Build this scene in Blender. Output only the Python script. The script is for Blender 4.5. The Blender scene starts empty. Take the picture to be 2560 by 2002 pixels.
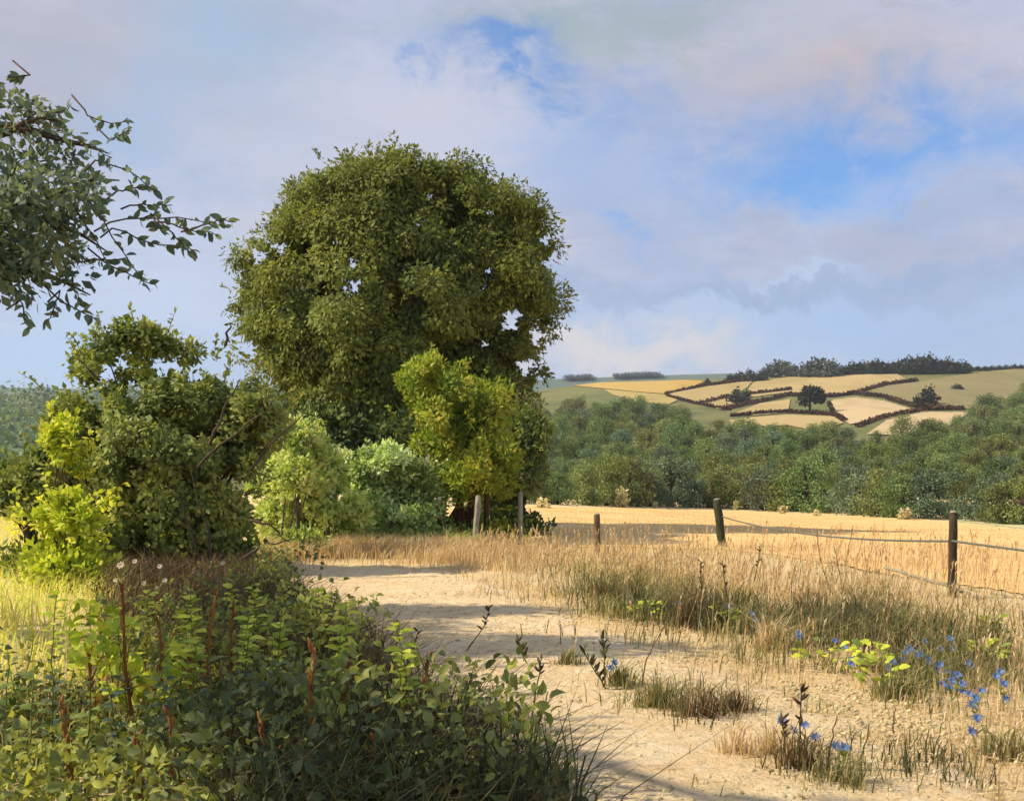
import bpy, math, random
import numpy as np
from mathutils import Vector

# ------------------------------------------------------------------ camera, sky, sun, exposure
S = bpy.context.scene
C = S.collection
R = math.radians
F, HX, HY, EYE = 1098.0, 512.0, 480.0, 1.6          # focal length and horizon in pixels of a 1024 wide frame

cam = bpy.data.objects.new('camera', bpy.data.cameras.new('camera'))
C.objects.link(cam)
cam.location = (0, 0, EYE)
cam.rotation_euler = (R(90), 0, 0)
cam.data.sensor_width = 36.0
cam.data.lens = 36.0 * F / 1024.0
cam.data.shift_y = (HY - 400.0) / 1024.0
cam.data.clip_start = 0.1
cam.data.clip_end = 12000
S.camera = cam

SUN_EL, SUN_FWD = R(40), R(-6)                      # sun on the left, a touch behind the picture plane
sdir = Vector((-math.cos(SUN_EL) * math.cos(SUN_FWD), math.cos(SUN_EL) * math.sin(SUN_FWD), math.sin(SUN_EL)))
sl = bpy.data.lights.new('sun', 'SUN')
sl.energy = 5.0
sl.angle = R(0.6)
sl.color = (1.0, 0.85, 0.63)
so = bpy.data.objects.new('sun', sl)
C.objects.link(so)
so.rotation_euler = sdir.to_track_quat('Z', 'Y').to_euler()
so.location = (-60, 10, 60)

S.view_settings.view_transform = 'Standard'
S.view_settings.look = 'None'
S.view_settings.exposure = 0.42
S.view_settings.gamma = 1.0
S.view_settings.use_curve_mapping = False
S.render.engine = 'CYCLES'
S.cycles.max_bounces = 6
S.cycles.diffuse_bounces = 3
S.cycles.glossy_bounces = 2
S.cycles.transmission_bounces = 4
S.cycles.use_denoising = True


def lin(r, g, b):
    f = lambda c: (c / 255 / 12.92) if c / 255 <= 0.04045 else ((c / 255 + 0.055) / 1.055) ** 2.4
    return (f(r), f(g), f(b), 1.0)


class NT:
    """small helper that wires shader nodes"""
    def __init__(self, tree):
        self.t = tree
        self.n = tree.nodes
        self.l = tree.links

    def new(self, typ, **kw):
        n = self.n.new(typ)
        for k, v in kw.items():
            setattr(n, k, v)
        return n

    def put(self, sock, v):
        if v is None:
            return
        if hasattr(v, 'is_output'):
            self.l.new(v, sock)
        else:
            sock.default_value = v

    def m(self, op, a, b=None, c=None, clamp=False):
        n = self.new('ShaderNodeMath', operation=op, use_clamp=clamp)
        for i, v in enumerate((a, b, c)):
            self.put(n.inputs[i], v) if v is not None else None
        return n.outputs[0]

    def mix(self, f, a, b, blend='MIX'):
        n = self.new('ShaderNodeMix', data_type='RGBA', blend_type=blend)
        self.put(n.inputs['Factor'], f)
        ins = [s for s in n.inputs if s.type == 'RGBA']
        self.put(ins[0], a)
        self.put(ins[1], b)
        return [s for s in n.outputs if s.type == 'RGBA'][0]

    def noise(self, vec, scale, detail=4.0, rough=0.55, dist=0.0):
        n = self.new('ShaderNodeTexNoise')
        if vec is not None:
            self.l.new(vec, n.inputs['Vector'])
        n.inputs['Scale'].default_value = scale
        n.inputs['Detail'].default_value = detail
        n.inputs['Roughness'].default_value = rough
        n.inputs['Distortion'].default_value = dist
        return n.outputs['Fac']

    def ramp(self, f, stops, interp='LINEAR'):
        n = self.new('ShaderNodeValToRGB')
        cr = n.color_ramp
        cr.interpolation = interp
        while len(cr.elements) < len(stops):
            cr.elements.new(0.5)
        for e, (p, c) in zip(cr.elements, stops):
            e.position = p
            e.color = c
        self.put(n.inputs[0], f)
        return n.outputs[0]

    def smooth(self, x, a, b):
        n = self.new('ShaderNodeMapRange', interpolation_type='SMOOTHSTEP')
        self.put(n.inputs[0], x)
        n.inputs[1].default_value = a
        n.inputs[2].default_value = b
        return n.outputs[0]

    def mapping(self, vec, scale=(1, 1, 1), rot=(0, 0, 0)):
        n = self.new('ShaderNodeMapping')
        self.l.new(vec, n.inputs['Vector'])
        n.inputs['Scale'].default_value = scale
        n.inputs['Rotation'].default_value = rot
        return n.outputs[0]


def build_world():
    w = bpy.data.worlds.new('World')
    S.world = w
    w.use_nodes = True
    w.node_tree.nodes.clear()
    k = NT(w.node_tree)
    out = k.new('ShaderNodeOutputWorld')
    sky = k.new('ShaderNodeTexSky', sky_type='NISHITA')
    sky.sun_disc = False
    sky.sun_elevation = SUN_EL
    sky.sun_rotation = math.atan2(sdir.x, sdir.y)
    sky.altitude = 100
    sky.air_density = 1.0
    sky.dust_density = 0.6
    sky.ozone_density = 2.0
    tc = k.new('ShaderNodeTexCoord').outputs['Generated']
    sep = k.new('ShaderNodeSeparateXYZ')
    k.l.new(tc, sep.inputs[0])
    x, y, z = sep.outputs
    az0 = k.m('ARCTAN2', x, y)
    el0 = k.m('ARCSINE', z)
    # brushy, wind-drawn distortion of the cloud edges
    st = k.mapping(tc, (5.0, 5.0, 9.0), (0, R(28), 0))
    n1 = k.noise(st, 1.0, 6, 0.62, 0.6)
    n2 = k.noise(k.mapping(tc, (9, 9, 12), (R(10), R(-35), 0)), 1.3, 6, 0.65, 0.4)
    az = k.m('ADD', az0, k.m('MULTIPLY', k.m('SUBTRACT', n1, 0.5), 0.26))
    el = k.m('ADD', el0, k.m('MULTIPLY', k.m('SUBTRACT', n2, 0.5), 0.16))

    def spot(px, py, wx, wy):
        a0 = math.atan2(px - HX, F)
        e0 = math.atan2(HY - py, math.hypot(F, px - HX))
        dx = k.m('DIVIDE', k.m('SUBTRACT', az, a0), wx / F)
        dy = k.m('DIVIDE', k.m('SUBTRACT', el, e0), wy / F)
        q = k.m('ADD', k.m('MULTIPLY', dx, dx), k.m('MULTIPLY', dy, dy))
        return k.m('POWER', 2.718, k.m('MULTIPLY', q, -1.0))

    low = k.smooth(el, 0.30, 0.02)                        # towards the horizon
    broad = k.noise(k.mapping(tc, (2.2, 2.2, 6.0)), 1.0, 5, 0.55, 0.5)
    col = k.mix(k.smooth(broad, 0.38, 0.64), lin(171, 182, 210), lin(199, 208, 234))
    col = k.mix(k.m('MULTIPLY', low, 0.92), col, lin(178, 204, 240))
    paint = k.noise(k.mapping(tc, (10, 10, 34), (0, R(38), 0)), 1.0, 5, 0.6, 0.3)
    col = k.mix(k.m('MULTIPLY', k.smooth(paint, 0.42, 0.70), 0.5), col, lin(216, 214, 226))
    fine = k.noise(k.mapping(tc, (26, 26, 90), (0, R(34), 0)), 1.0, 4, 0.7, 0.2)
    col = k.mix(k.m('MULTIPLY', k.smooth(fine, 0.48, 0.72), 0.45), col, lin(170, 178, 204))
    for px, py, wx, wy, c, s in (
            (850, 75, 180, 65, (192, 186, 194), 0.7), (815, 70, 45, 35, (208, 194, 190), 0.45),
            (100, 60, 190, 90, (186, 188, 202), 0.7), (255, 50, 80, 60, (166, 194, 222), 0.85),
            (570, 22, 150, 26, (163, 182, 184), 0.7), (665, 40, 30, 18, (160, 178, 178), 0.5),
            (430, 130, 130, 60, (206, 210, 228), 0.8), (900, 235, 150, 22, (170, 178, 202), 0.6),
            (780, 288, 260, 18, (158, 180, 214), 0.95), (860, 262, 130, 7, (150, 176, 216), 0.7), (720, 310, 160, 8, (196, 212, 240), 0.7), (800, 262, 60, 6, (196, 214, 240), 0.8),
            (860, 325, 260, 34, (172, 202, 242), 1.0), (625, 352, 120, 26, (228, 223, 222), 0.9),
            (170, 300, 130, 70, (202, 217, 243), 0.8), (40, 370, 140, 50, (186, 214, 246), 0.9),
            (165, 140, 50, 40, (166, 194, 228), 0.85), (590, 130, 60, 40, (172, 194, 232), 0.8), (600, 200, 70, 60, (174, 188, 222), 0.5),
            (300, 225, 90, 60, (200, 203, 218), 0.6), (980, 330, 70, 40, (176, 196, 226), 0.5)):
        col = k.mix(k.m('MULTIPLY', spot(px, py, wx, wy), s), col, lin(*c))
    # openings where the blue sky shows between the clouds
    hole = None
    for px, py, wx, wy, s in ((865, 150, 190, 46, 1.0), (815, 172, 110, 32, 1.0), (745, 148, 60, 18, 0.6), (500, 50, 70, 20, 0.95),
                              (420, 70, 14, 14, 0.6), (560, 75, 50, 14, 0.7), (615, 212, 16, 10, 0.6), (640, 110, 50, 30, 0.4), (700, 135, 60, 20, 0.4), (930, 190, 70, 18, 0.6),
                              (980, 150, 60, 24, 0.5)):
        h = k.m('MULTIPLY', spot(px, py, wx, wy), s)
        hole = h if hole is None else k.m('MAXIMUM', hole, h)
    brk = k.noise(k.mapping(tc, (20, 20, 34), (0, R(20), 0)), 1.0, 5, 0.65, 0.5)
    hole = k.m('MULTIPLY', hole, k.smooth(brk, 0.12, 0.5))
    bk = k.smooth(k.m('MULTIPLY', y, -1.0), -0.2, 0.3)      # behind the camera the same broken cloud goes on
    hole = k.m('MAXIMUM', hole, k.m('MULTIPLY', bk, k.smooth(broad, 0.54, 0.66)), clamp=True)
    b1 = k.new('ShaderNodeBackground')
    k.l.new(k.mix(1.0, sky.outputs[0], (0.62, 0.86, 1.12, 1), 'MULTIPLY'), b1.inputs[0])
    b1.inputs[1].default_value = 0.125
    b2 = k.new('ShaderNodeBackground')
    k.l.new(col, b2.inputs[0])
    b2.inputs[1].default_value = 0.73
    ms = k.new('ShaderNodeMixShader')
    k.l.new(hole, ms.inputs[0])
    k.l.new(b2.outputs[0], ms.inputs[1])
    k.l.new(b1.outputs[0], ms.inputs[2])
    k.l.new(ms.outputs[0], out.inputs[0])


build_world()

rng = np.random.default_rng(7)
random.seed(7)


# ------------------------------------------------------------------ helpers
def tag(o, label=None, cat=None, group=None, kind=None):
    for k_, v in (('label', label), ('category', cat), ('group', group), ('kind', kind)):
        if v:
            o[k_] = v
    return o


def empty(name, loc, rz=0.0, scale=1.0):
    o = bpy.data.objects.new(name, None)
    o.empty_display_size = 0.2
    C.objects.link(o)
    o.location = loc
    o.rotation_euler = (0, 0, rz)
    o.scale = (scale,) * 3
    return o


def link(name, me, parent=None, loc=(0, 0, 0)):
    o = bpy.data.objects.new(name, me)
    C.objects.link(o)
    o.parent = parent
    o.location = loc
    return o


def copy_tree(o, parent=None):
    c = o.copy()
    C.objects.link(c)
    c.parent = parent
    for ch in KIDS.get(o.name, list(o.children)):
        copy_tree(ch, c)
    return c


KIDS = {}


class MB:
    """collects polygons, then becomes one mesh; tint is one number per polygon"""
    def __init__(self):
        self.v, self.f, self.t, self.n = [], [], [], 0

    def add(self, v, faces, tint=0.5):
        """v (n,3); faces: list of (m,k) index arrays"""
        self.v.append(np.asarray(v, dtype=np.float64).reshape(-1, 3))
        for fa in faces:
            fa = np.asarray(fa, dtype=np.int64)
            self.f.append(fa + self.n)
            tt = tint if np.ndim(tint) else np.full(len(fa), tint)
            self.t.append(np.asarray(tt[:len(fa)], dtype=np.float64))
        self.n += len(self.v[-1])

    def mesh(self, name, mat, smooth=False, off=(0, 0, 0)):
        me = bpy.data.meshes.new(name)
        v = np.concatenate(self.v) - np.asarray(off)
        me.vertices.add(len(v))
        me.vertices.foreach_set('co', v.astype(np.float32).ravel())
        tot = np.concatenate([np.full(len(f), f.shape[1]) for f in self.f])
        idx = np.concatenate([f.ravel() for f in self.f])
        me.loops.add(len(idx))
        me.loops.foreach_set('vertex_index', idx.astype(np.int32))
        me.polygons.add(len(tot))
        me.polygons.foreach_set('loop_start', np.concatenate([[0], np.cumsum(tot)[:-1]]).astype(np.int32))
        me.polygons.foreach_set('loop_total', tot.astype(np.int32))
        me.update(calc_edges=True)
        a = me.attributes.new('tint', 'FLOAT', 'FACE')
        a.data.foreach_set('value', np.concatenate(self.t).astype(np.float32))
        if smooth:
            me.polygons.foreach_set('use_smooth', np.ones(len(tot), dtype=bool))
        me.materials.append(mat)
        return me


def unit(v):
    return v / (np.linalg.norm(v, axis=-1, keepdims=True) + 1e-9)


def rand_unit(n):
    return unit(rng.normal(size=(n, 3)))


def leaves(mb, p, size, axis, ratio=0.5, fold=0.12, tint=None, normal=None):
    """kite shaped, slightly folded leaves: p (n,3) base points, axis (n,3) long direction"""
    n = len(p)
    size = np.broadcast_to(size, (n,)).reshape(n, 1)
    axis = unit(axis)
    nr = rand_unit(n) if normal is None else unit(normal + 0.0)
    side = unit(np.cross(axis, nr))
    up = np.cross(side, axis)
    w = size * ratio * 0.5
    a = p
    m = p + axis * size * 0.45 + up * size * fold
    b = m + side * w - up * size * fold * 1.4
    c = p + axis * size
    d = m - side * w - up * size * fold * 1.4
    v = np.stack([a, b, c, d], axis=1).reshape(-1, 3)
    base = np.arange(n)[:, None] * 4
    t = rng.random(n) if tint is None else tint
    mb.add(v, [base + np.array([[0, 1, 2, 3]])], t)


def ovals(mb, p, size, axis, ratio=0.6, tint=None, normal=None):
    """pointed oval leaves, folded along the midrib, tip drooping"""
    n = len(p)
    size = np.broadcast_to(size, (n,)).reshape(n, 1)
    axis = unit(axis)
    nr = rand_unit(n) if normal is None else normal
    side = unit(np.cross(axis, nr))
    up = np.cross(side, axis)
    w = size * ratio * 0.5
    pts = [p]
    for x, k, zz in ((0.28, 0.85, 0.06), (0.62, 0.8, 0.05)):
        for sg in (1, 0, -1):
            pts.append(p + axis * size * x + side * w * k * sg + up * size * (zz + (0.10 if sg else 0.0)))
    pts.append(p + axis * size - up * size * 0.12)
    v = np.stack(pts, 1).reshape(-1, 3)
    b = np.arange(n)[:, None] * 8
    t = rng.random(n) if tint is None else tint
    q = [b + np.array([[1, 4, 5, 2]]), b + np.array([[2, 5, 6, 3]])]
    r = [b + np.array([[0, 1, 2]]), b + np.array([[0, 2, 3]]), b + np.array([[4, 7, 5]]), b + np.array([[5, 7, 6]])]
    mb.v.append(v)
    for f in q + r:
        mb.f.append(f + mb.n)
        mb.t.append(t)
    mb.n += len(v)


def blades(mb, p, h, w, lean, tint=None, curl=0.35):
    """grass blades: two segments, bent over"""
    n = len(p)
    h = np.broadcast_to(h, (n,)).reshape(n, 1)
    w = np.broadcast_to(w, (n,)).reshape(n, 1)
    ang = rng.random(n) * 6.283
    side = np.stack([np.cos(ang), np.sin(ang), np.zeros(n)], 1)
    lean = np.asarray(lean)
    ln = lean + rng.normal(size=(n, 3)) * np.array([0.32, 0.32, 0.0])
    z = np.array([[0, 0, 1.0]])
    mid = p + (z + ln * 0.5) * h * 0.55
    tip = p + (z * (1 - curl * rng.random((n, 1))) + ln * 1.5) * h
    v = np.stack([p - side * w, p + side * w, mid + side * w * 0.7, mid - side * w * 0.7, tip], 1).reshape(-1, 3)
    base = np.arange(n)[:, None] * 5
    t = rng.random(n) if tint is None else tint
    mb.v.append(v)
    mb.f.append(base + np.array([[0, 1, 2, 3]]) + mb.n)
    mb.t.append(t)
    mb.f.append(base + np.array([[3, 2, 4]]) + mb.n)
    mb.t.append(t)
    mb.n += len(v)


def tube(mb, pts, radii, sides=6, tint=0.5, cap=True):
    pts = np.asarray(pts, float)
    n = len(pts)
    radii = np.broadcast_to(radii, (n,))
    tan = np.gradient(pts, axis=0)
    tan = unit(tan)
    ref = np.array([0.13, 0.97, 0.21]) if abs(tan[:, 2]).mean() > 0.7 else np.array([0.1, 0.2, 0.97])
    s = unit(np.cross(tan, ref))
    u = np.cross(s, tan)
    ang = np.arange(sides) * 2 * math.pi / sides
    ring = (np.cos(ang)[None, :, None] * s[:, None, :] + np.sin(ang)[None, :, None] * u[:, None, :])
    v = (pts[:, None, :] + ring * radii[:, None, None]).reshape(-1, 3)
    i = np.arange(n - 1)[:, None] * sides
    j = np.arange(sides)[None, :]
    j2 = (j + 1) % sides
    q = np.stack([i + j, i + j2, i + sides + j2, i + sides + j], -1).reshape(-1, 4)
    fs = [q]
    if cap:
        fs.append(np.arange(sides)[None, ::-1] + 0)
        fs.append(np.arange(sides)[None, :] + (n - 1) * sides)
    mb.add(v, fs, tint)


def curve_pts(a, b, bend, n=7, wob=0.0):
    a, b, bend = (np.asarray(q, float) for q in (a, b, bend))
    t = np.linspace(0, 1, n)[:, None]
    p = a * (1 - t) + b * t + bend * (4 * t * (1 - t))
    if wob:
        w = rng.normal(size=p.shape) * wob
        w[0] = 0
        p = p + w
    return p


def inpoly(px, py, poly):
    px, py = np.asarray(px, float), np.asarray(py, float)
    ins = np.zeros(px.shape, bool)
    n = len(poly)
    for i in range(n):
        x1, y1 = poly[i]
        x2, y2 = poly[(i + 1) % n]
        if y1 == y2:
            continue
        c = ((y1 > py) != (y2 > py)) & (px < (x2 - x1) * (py - y1) / (y2 - y1) + x1)
        ins ^= c
    return ins


def vnoise(x, y, s, seed=0):
    """cheap smooth noise in 0..1"""
    x, y = np.asarray(x, float) / s, np.asarray(y, float) / s
    xi, yi = np.floor(x), np.floor(y)
    fx, fy = x - xi, y - yi
    fx, fy = fx * fx * (3 - 2 * fx), fy * fy * (3 - 2 * fy)
    h = lambda a, b: np.modf(np.abs(np.sin(a * 127.1 + b * 311.7 + seed * 74.7) * 43758.5453))[0]
    return (h(xi, yi) * (1 - fx) + h(xi + 1, yi) * fx) * (1 - fy) + (h(xi, yi + 1) * (1 - fx) + h(xi + 1, yi + 1) * fx) * fy


def sstep(x, a, b):
    t = np.clip((np.asarray(x, float) - a) / (b - a), 0, 1)
    return t * t * (3 - 2 * t)


# ------------------------------------------------------------------ terrain
RX = [-900, -300, 0, 120, 300, 450, 540, 600, 660, 740, 800, 870, 950, 1024, 1200, 1600, 2200]
RY = [410, 398, 394, 398, 402, 396, 390, 383, 381, 378, 373, 366, 366, 368, 372, 385, 410]


def hz(x, y):
    """height of the land at x, y (arrays)"""
    x, y = np.broadcast_arrays(np.asarray(x, float), np.asarray(y, float))
    near = 0.10 * (vnoise(x, y, 3.1, 1) - 0.5) + 0.05 * (vnoise(x, y, 1.1, 2) - 0.5)
    near = near * sstep(y, -20, 3) - 1.1 * sstep(y, 28, 64) * sstep(x, -2, 22)
    near = near + 0.25 * sstep(x, -2.6, -5.0) * sstep(y, 22, 6)
    d = np.maximum(y, 1.0)
    a = HX + F * x / d
    ry = np.interp(a, RX, RY)
    t = np.clip((d - 105) / (650 - 105), 0, 1)
    sy = 497 - (497 - ry) * t ** 0.7
    hill = EYE + (HY - sy) / F * np.minimum(d, 650)
    hill = hill - 40 * sstep(d, 650, 1100) + 1.2 * (vnoise(x, y, 28, 5) - 0.5) * sstep(d, 150, 260)
    b = sstep(d, 84, 128)
    return near * (1 - b) + hill * b


_D = np.concatenate([np.arange(4.0, 40, 0.05), np.arange(40, 140, 0.3), np.arange(140, 650, 1.0)])


def at(px, py, dz=0.0):
    """the point of the land seen at pixel px, py"""
    x = (px - HX) / F * _D
    sy = HY - F * (hz(x, _D) - EYE) / _D
    i = np.argmax(sy <= py)
    if sy[i] > py:
        i = len(_D) - 1
    return np.array([x[i], _D[i], float(hz(x[i], _D[i])) + dz])


def pix(px, py, d):
    return np.array([(px - HX) / F * d, d, EYE + (HY - py) / F * d])


def project(p):
    d = np.maximum(p[:, 1], 0.05)
    return HX + F * p[:, 0] / d, HY - F * (p[:, 2] - EYE) / d


# ------------------------------------------------------------------ materials
MATS = {}


def new_mat(name):
    m = bpy.data.materials.new(name)
    m.use_nodes = True
    m.node_tree.nodes.clear()
    return m, NT(m.node_tree)


def leaf_mat(name, cols, transl=0.35, rough=0.65, rnd=0.25, bright=1.0):
    """cols: albedo stops chosen by the per leaf tint"""
    m, k = new_mat(name)
    out = k.new('ShaderNodeOutputMaterial')
    at_ = k.new('ShaderNodeAttribute', attribute_name='tint')
    stops = [(i / (len(cols) - 1), (c[0] * bright, c[1] * bright, c[2] * bright, 1)) for i, c in enumerate(cols)]
    col = k.ramp(at_.outputs['Fac'], stops)
    if rnd:
        oi = k.new('ShaderNodeObjectInfo')
        hs = k.new('ShaderNodeHueSaturation')
        k.l.new(col, hs.inputs['Color'])
        k.l.new(k.m('ADD', k.m('MULTIPLY', k.m('SUBTRACT', oi.outputs['Random'], 0.5), 0.06 * rnd / 0.25), 0.5), hs.inputs['Hue'])
        k.l.new(k.m('ADD', k.m('MULTIPLY', k.m('FRACT', k.m('MULTIPLY', oi.outputs['Random'], 7.31)), 2 * rnd), 1 - rnd), hs.inputs['Value'])
        col = hs.outputs[0]
    b = k.new('ShaderNodeBsdfPrincipled')
    k.l.new(col, b.inputs['Base Color'])
    b.inputs['Roughness'].default_value = rough
    b.inputs['Specular IOR Level'].default_value = 0.18
    if transl:
        tr = k.new('ShaderNodeBsdfTranslucent')
        k.l.new(k.mix(1.0, col, (1.25, 1.2, 0.55, 1), 'MULTIPLY'), tr.inputs[0])
        ms = k.new('ShaderNodeMixShader')
        ms.inputs[0].default_value = transl
        k.l.new(b.outputs[0], ms.inputs[1])
        k.l.new(tr.outputs[0], ms.inputs[2])
        k.l.new(ms.outputs[0], out.inputs[0])
    else:
        k.l.new(b.outputs[0], out.inputs[0])
    MATS[name] = m
    return m


def bark_mat(name, c1, c2, scale=14.0):
    m, k = new_mat(name)
    out = k.new('ShaderNodeOutputMaterial')
    tc = k.new('ShaderNodeTexCoord').outputs['Object']
    n = k.noise(k.mapping(tc, (1, 1, 0.22)), scale, 6, 0.65)
    col = k.ramp(n, [(0.3, (*c1, 1)), (0.7, (*c2, 1))])
    b = k.new('ShaderNodeBsdfPrincipled')
    k.l.new(col, b.inputs['Base Color'])
    b.inputs['Roughness'].default_value = 0.85
    b.inputs['Specular IOR Level'].default_value = 0.2
    bp = k.new('ShaderNodeBump')
    bp.inputs['Strength'].default_value = 0.6
    bp.inputs['Distance'].default_value = 0.02
    k.l.new(n, bp.inputs['Height'])
    k.l.new(bp.outputs[0], b.inputs['Normal'])
    k.l.new(b.outputs[0], out.inputs[0])
    MATS[name] = m
    return m


def soil_mat(name, layers, bump=0.5, dist=0.03, bscale=9.0):
    """layers: first colour, then (scale, detail, lo, hi, strength, colour, stretch)"""
    m, k = new_mat(name)
    out = k.new('ShaderNodeOutputMaterial')
    tc = k.new('ShaderNodeTexCoord').outputs['Object']
    col = layers[0]
    for i, (sc, det, lo, hi, s, c, st) in enumerate(layers[1:]):
        n = k.noise(k.mapping(tc, st, (0, 0, 0.2 * i)), sc, det, 0.6, 0.3)
        col = k.mix(k.m('MULTIPLY', k.smooth(n, lo, hi), s), col, c)
    b = k.new('ShaderNodeBsdfPrincipled')
    k.put(b.inputs['Base Color'], col)
    b.inputs['Roughness'].default_value = 0.95
    b.inputs['Specular IOR Level'].default_value = 0.1
    if bump:
        n = k.noise(tc, bscale, 8, 0.7)
        bp = k.new('ShaderNodeBump')
        bp.inputs['Strength'].default_value = bump
        bp.inputs['Distance'].default_value = dist
        k.l.new(n, bp.inputs['Height'])
        k.l.new(bp.outputs[0], b.inputs['Normal'])
    k.l.new(b.outputs[0], out.inputs[0])
    MATS[name] = m
    return m


O3 = (1, 1, 1)
soil_mat('meadow_soil', [(0.68, 0.51, 0.26, 1), (0.5, 5, 0.40, 0.65, 0.7, (0.76, 0.60, 0.34, 1), O3),
                         (1.1, 6, 0.52, 0.68, 0.55, (0.50, 0.38, 0.17, 1), O3), (2.6, 6, 0.56, 0.7, 0.5, (0.42, 0.38, 0.16, 1), O3),
                         (7, 6, 0.5, 0.68, 0.6, (0.80, 0.66, 0.42, 1), (1, 2.2, 1)), (30, 5, 0.55, 0.7, 0.5, (0.45, 0.33, 0.17, 1), (1, 2.5, 1))], 1.0, 0.07)
soil_mat('path_soil', [(0.74, 0.56, 0.31, 1), (0.8, 5, 0.42, 0.62, 0.7, (0.80, 0.65, 0.41, 1), (1, 1.6, 1)),
                       (1.7, 6, 0.52, 0.66, 0.6, (0.60, 0.44, 0.23, 1), (1, 1.8, 1)), (4.5, 7, 0.50, 0.64, 0.6, (0.80, 0.68, 0.47, 1), O3),
                       (11, 6, 0.57, 0.70, 0.55, (0.46, 0.33, 0.18, 1), O3), (38, 5, 0.55, 0.68, 0.5, (0.80, 0.70, 0.52, 1), O3), (45, 5, 0.58, 0.7, 0.5, (0.36, 0.26, 0.14, 1), O3)], 1.0, 0.09, 6.0)
soil_mat('stubble', [(0.70, 0.45, 0.18, 1), (0.08, 4, 0.4, 0.65, 0.8, (0.74, 0.52, 0.24, 1), (1, 3, 1)),
                     (0.35, 5, 0.5, 0.68, 0.5, (0.60, 0.37, 0.11, 1), (1, 4, 1)), (3.0, 5, 0.5, 0.7, 0.4, (0.74, 0.53, 0.24, 1), (0.4, 3, 1))], 0.6, 0.05, 5)
soil_mat('hay', [(0.46, 0.44, 0.22, 1), (0.2, 5, 0.4, 0.65, 0.6, (0.56, 0.50, 0.28, 1), (1, 3, 1))], 0.5, 0.05, 3)
soil_mat('hill_turf', [(0.14, 0.155, 0.055, 1), (0.02, 5, 0.42, 0.62, 0.8, (0.20, 0.185, 0.07, 1), O3),
                       (0.06, 5, 0.5, 0.66, 0.7, (0.06, 0.085, 0.04, 1), O3), (0.2, 4, 0.5, 0.7, 0.5, (0.14, 0.13, 0.05, 1), O3)], 0.8, 1.0, 0.3)


def hillfield_mat(name, a, b, c):
    return soil_mat(name, [(*a, 1), (0.012, 5, 0.40, 0.62, 0.8, (*b, 1), (1, 0.7, 1)), (0.05, 5, 0.52, 0.68, 0.6, (*c, 1), (1, 0.5, 1)),
                           (0.3, 4, 0.55, 0.7, 0.35, (*c, 1), (1, 0.4, 1))], 0.5, 0.4, 0.5)


hillfield_mat('gold_crop', (0.42, 0.27, 0.065), (0.47, 0.33, 0.10), (0.34, 0.23, 0.07))
hillfield_mat('olive_crop', (0.34, 0.27, 0.09), (0.42, 0.33, 0.12), (0.20, 0.19, 0.07))
hillfield_mat('straw_crop', (0.36, 0.27, 0.115), (0.42, 0.32, 0.15), (0.29, 0.23, 0.095))
hillfield_mat('pale_crop', (0.45, 0.34, 0.18), (0.50, 0.39, 0.22), (0.36, 0.28, 0.14))
hillfield_mat('dull_pasture', (0.22, 0.19, 0.085), (0.27, 0.22, 0.10), (0.15, 0.145, 0.06))
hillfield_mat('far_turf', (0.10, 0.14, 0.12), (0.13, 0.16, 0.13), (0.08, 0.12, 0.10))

# foliage
leaf_mat('willow_leaf', [(0.067, 0.102, 0.032), (0.14, 0.18, 0.039), (0.221, 0.249, 0.049), (0.322, 0.335, 0.063)], 0.30, rnd=0)
leaf_mat('golden_leaf', [(0.097, 0.164, 0.021), (0.185, 0.273, 0.032), (0.318, 0.382, 0.047), (0.441, 0.426, 0.068)], 0.35, rnd=0)
leaf_mat('elder_leaf', [(0.079, 0.124, 0.044), (0.198, 0.246, 0.07), (0.295, 0.346, 0.099), (0.449, 0.47, 0.099)], 0.28, rnd=0)
leaf_mat('lime_leaf', [(0.208, 0.275, 0.035), (0.413, 0.516, 0.05), (0.62, 0.688, 0.086), (0.704, 0.704, 0.103)], 0.40, rnd=0)
leaf_mat('bright_leaf', [(0.158, 0.23, 0.063), (0.361, 0.468, 0.129), (0.53, 0.644, 0.187), (0.68, 0.68, 0.344)], 0.38, rnd=0)
leaf_mat('silver_leaf', [(0.195, 0.278, 0.099), (0.387, 0.522, 0.196), (0.646, 0.8, 0.332), (0.8, 0.8, 0.638)], 0.30, rnd=0)
leaf_mat('oak_leaf', [(0.073, 0.112, 0.09), (0.129, 0.189, 0.145), (0.21, 0.273, 0.179), (0.222, 0.242, 0.117)], 0.30, rnd=0)
leaf_mat('weed_leaf', [(0.068, 0.092, 0.045), (0.168, 0.2, 0.076), (0.274, 0.307, 0.078), (0.535, 0.534, 0.1)], 0.30, rnd=0)
leaf_mat('sun_tinted_leaf', [(0.115, 0.144, 0.052), (0.196, 0.23, 0.069), (0.276, 0.299, 0.075), (0.391, 0.414, 0.092)], 0.35, rnd=0)  # lit copy of the weed leaf, sunlight put into the colour
leaf_mat('weed_leaf_blue', [(0.058, 0.091, 0.056), (0.083, 0.126, 0.076), (0.123, 0.166, 0.089)], 0.25, rnd=0.3)
leaf_mat('weed_leaf_green', [(0.119, 0.169, 0.051), (0.203, 0.254, 0.059), (0.27, 0.304, 0.076)], 0.3, rnd=0.3)
leaf_mat('dock_stem', [(0.161, 0.058, 0.016), (0.265, 0.107, 0.025), (0.375, 0.194, 0.046)], 0.0, rnd=0.2)
leaf_mat('orange_leaf', [(0.42, 0.18, 0.05), (0.50, 0.26, 0.05), (0.55, 0.34, 0.10)], 0.3, rnd=0.2)
leaf_mat('wood_leaf_blue', [(0.087, 0.133, 0.089), (0.141, 0.198, 0.12), (0.211, 0.269, 0.153)], 0.25, rnd=0.3)
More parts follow.
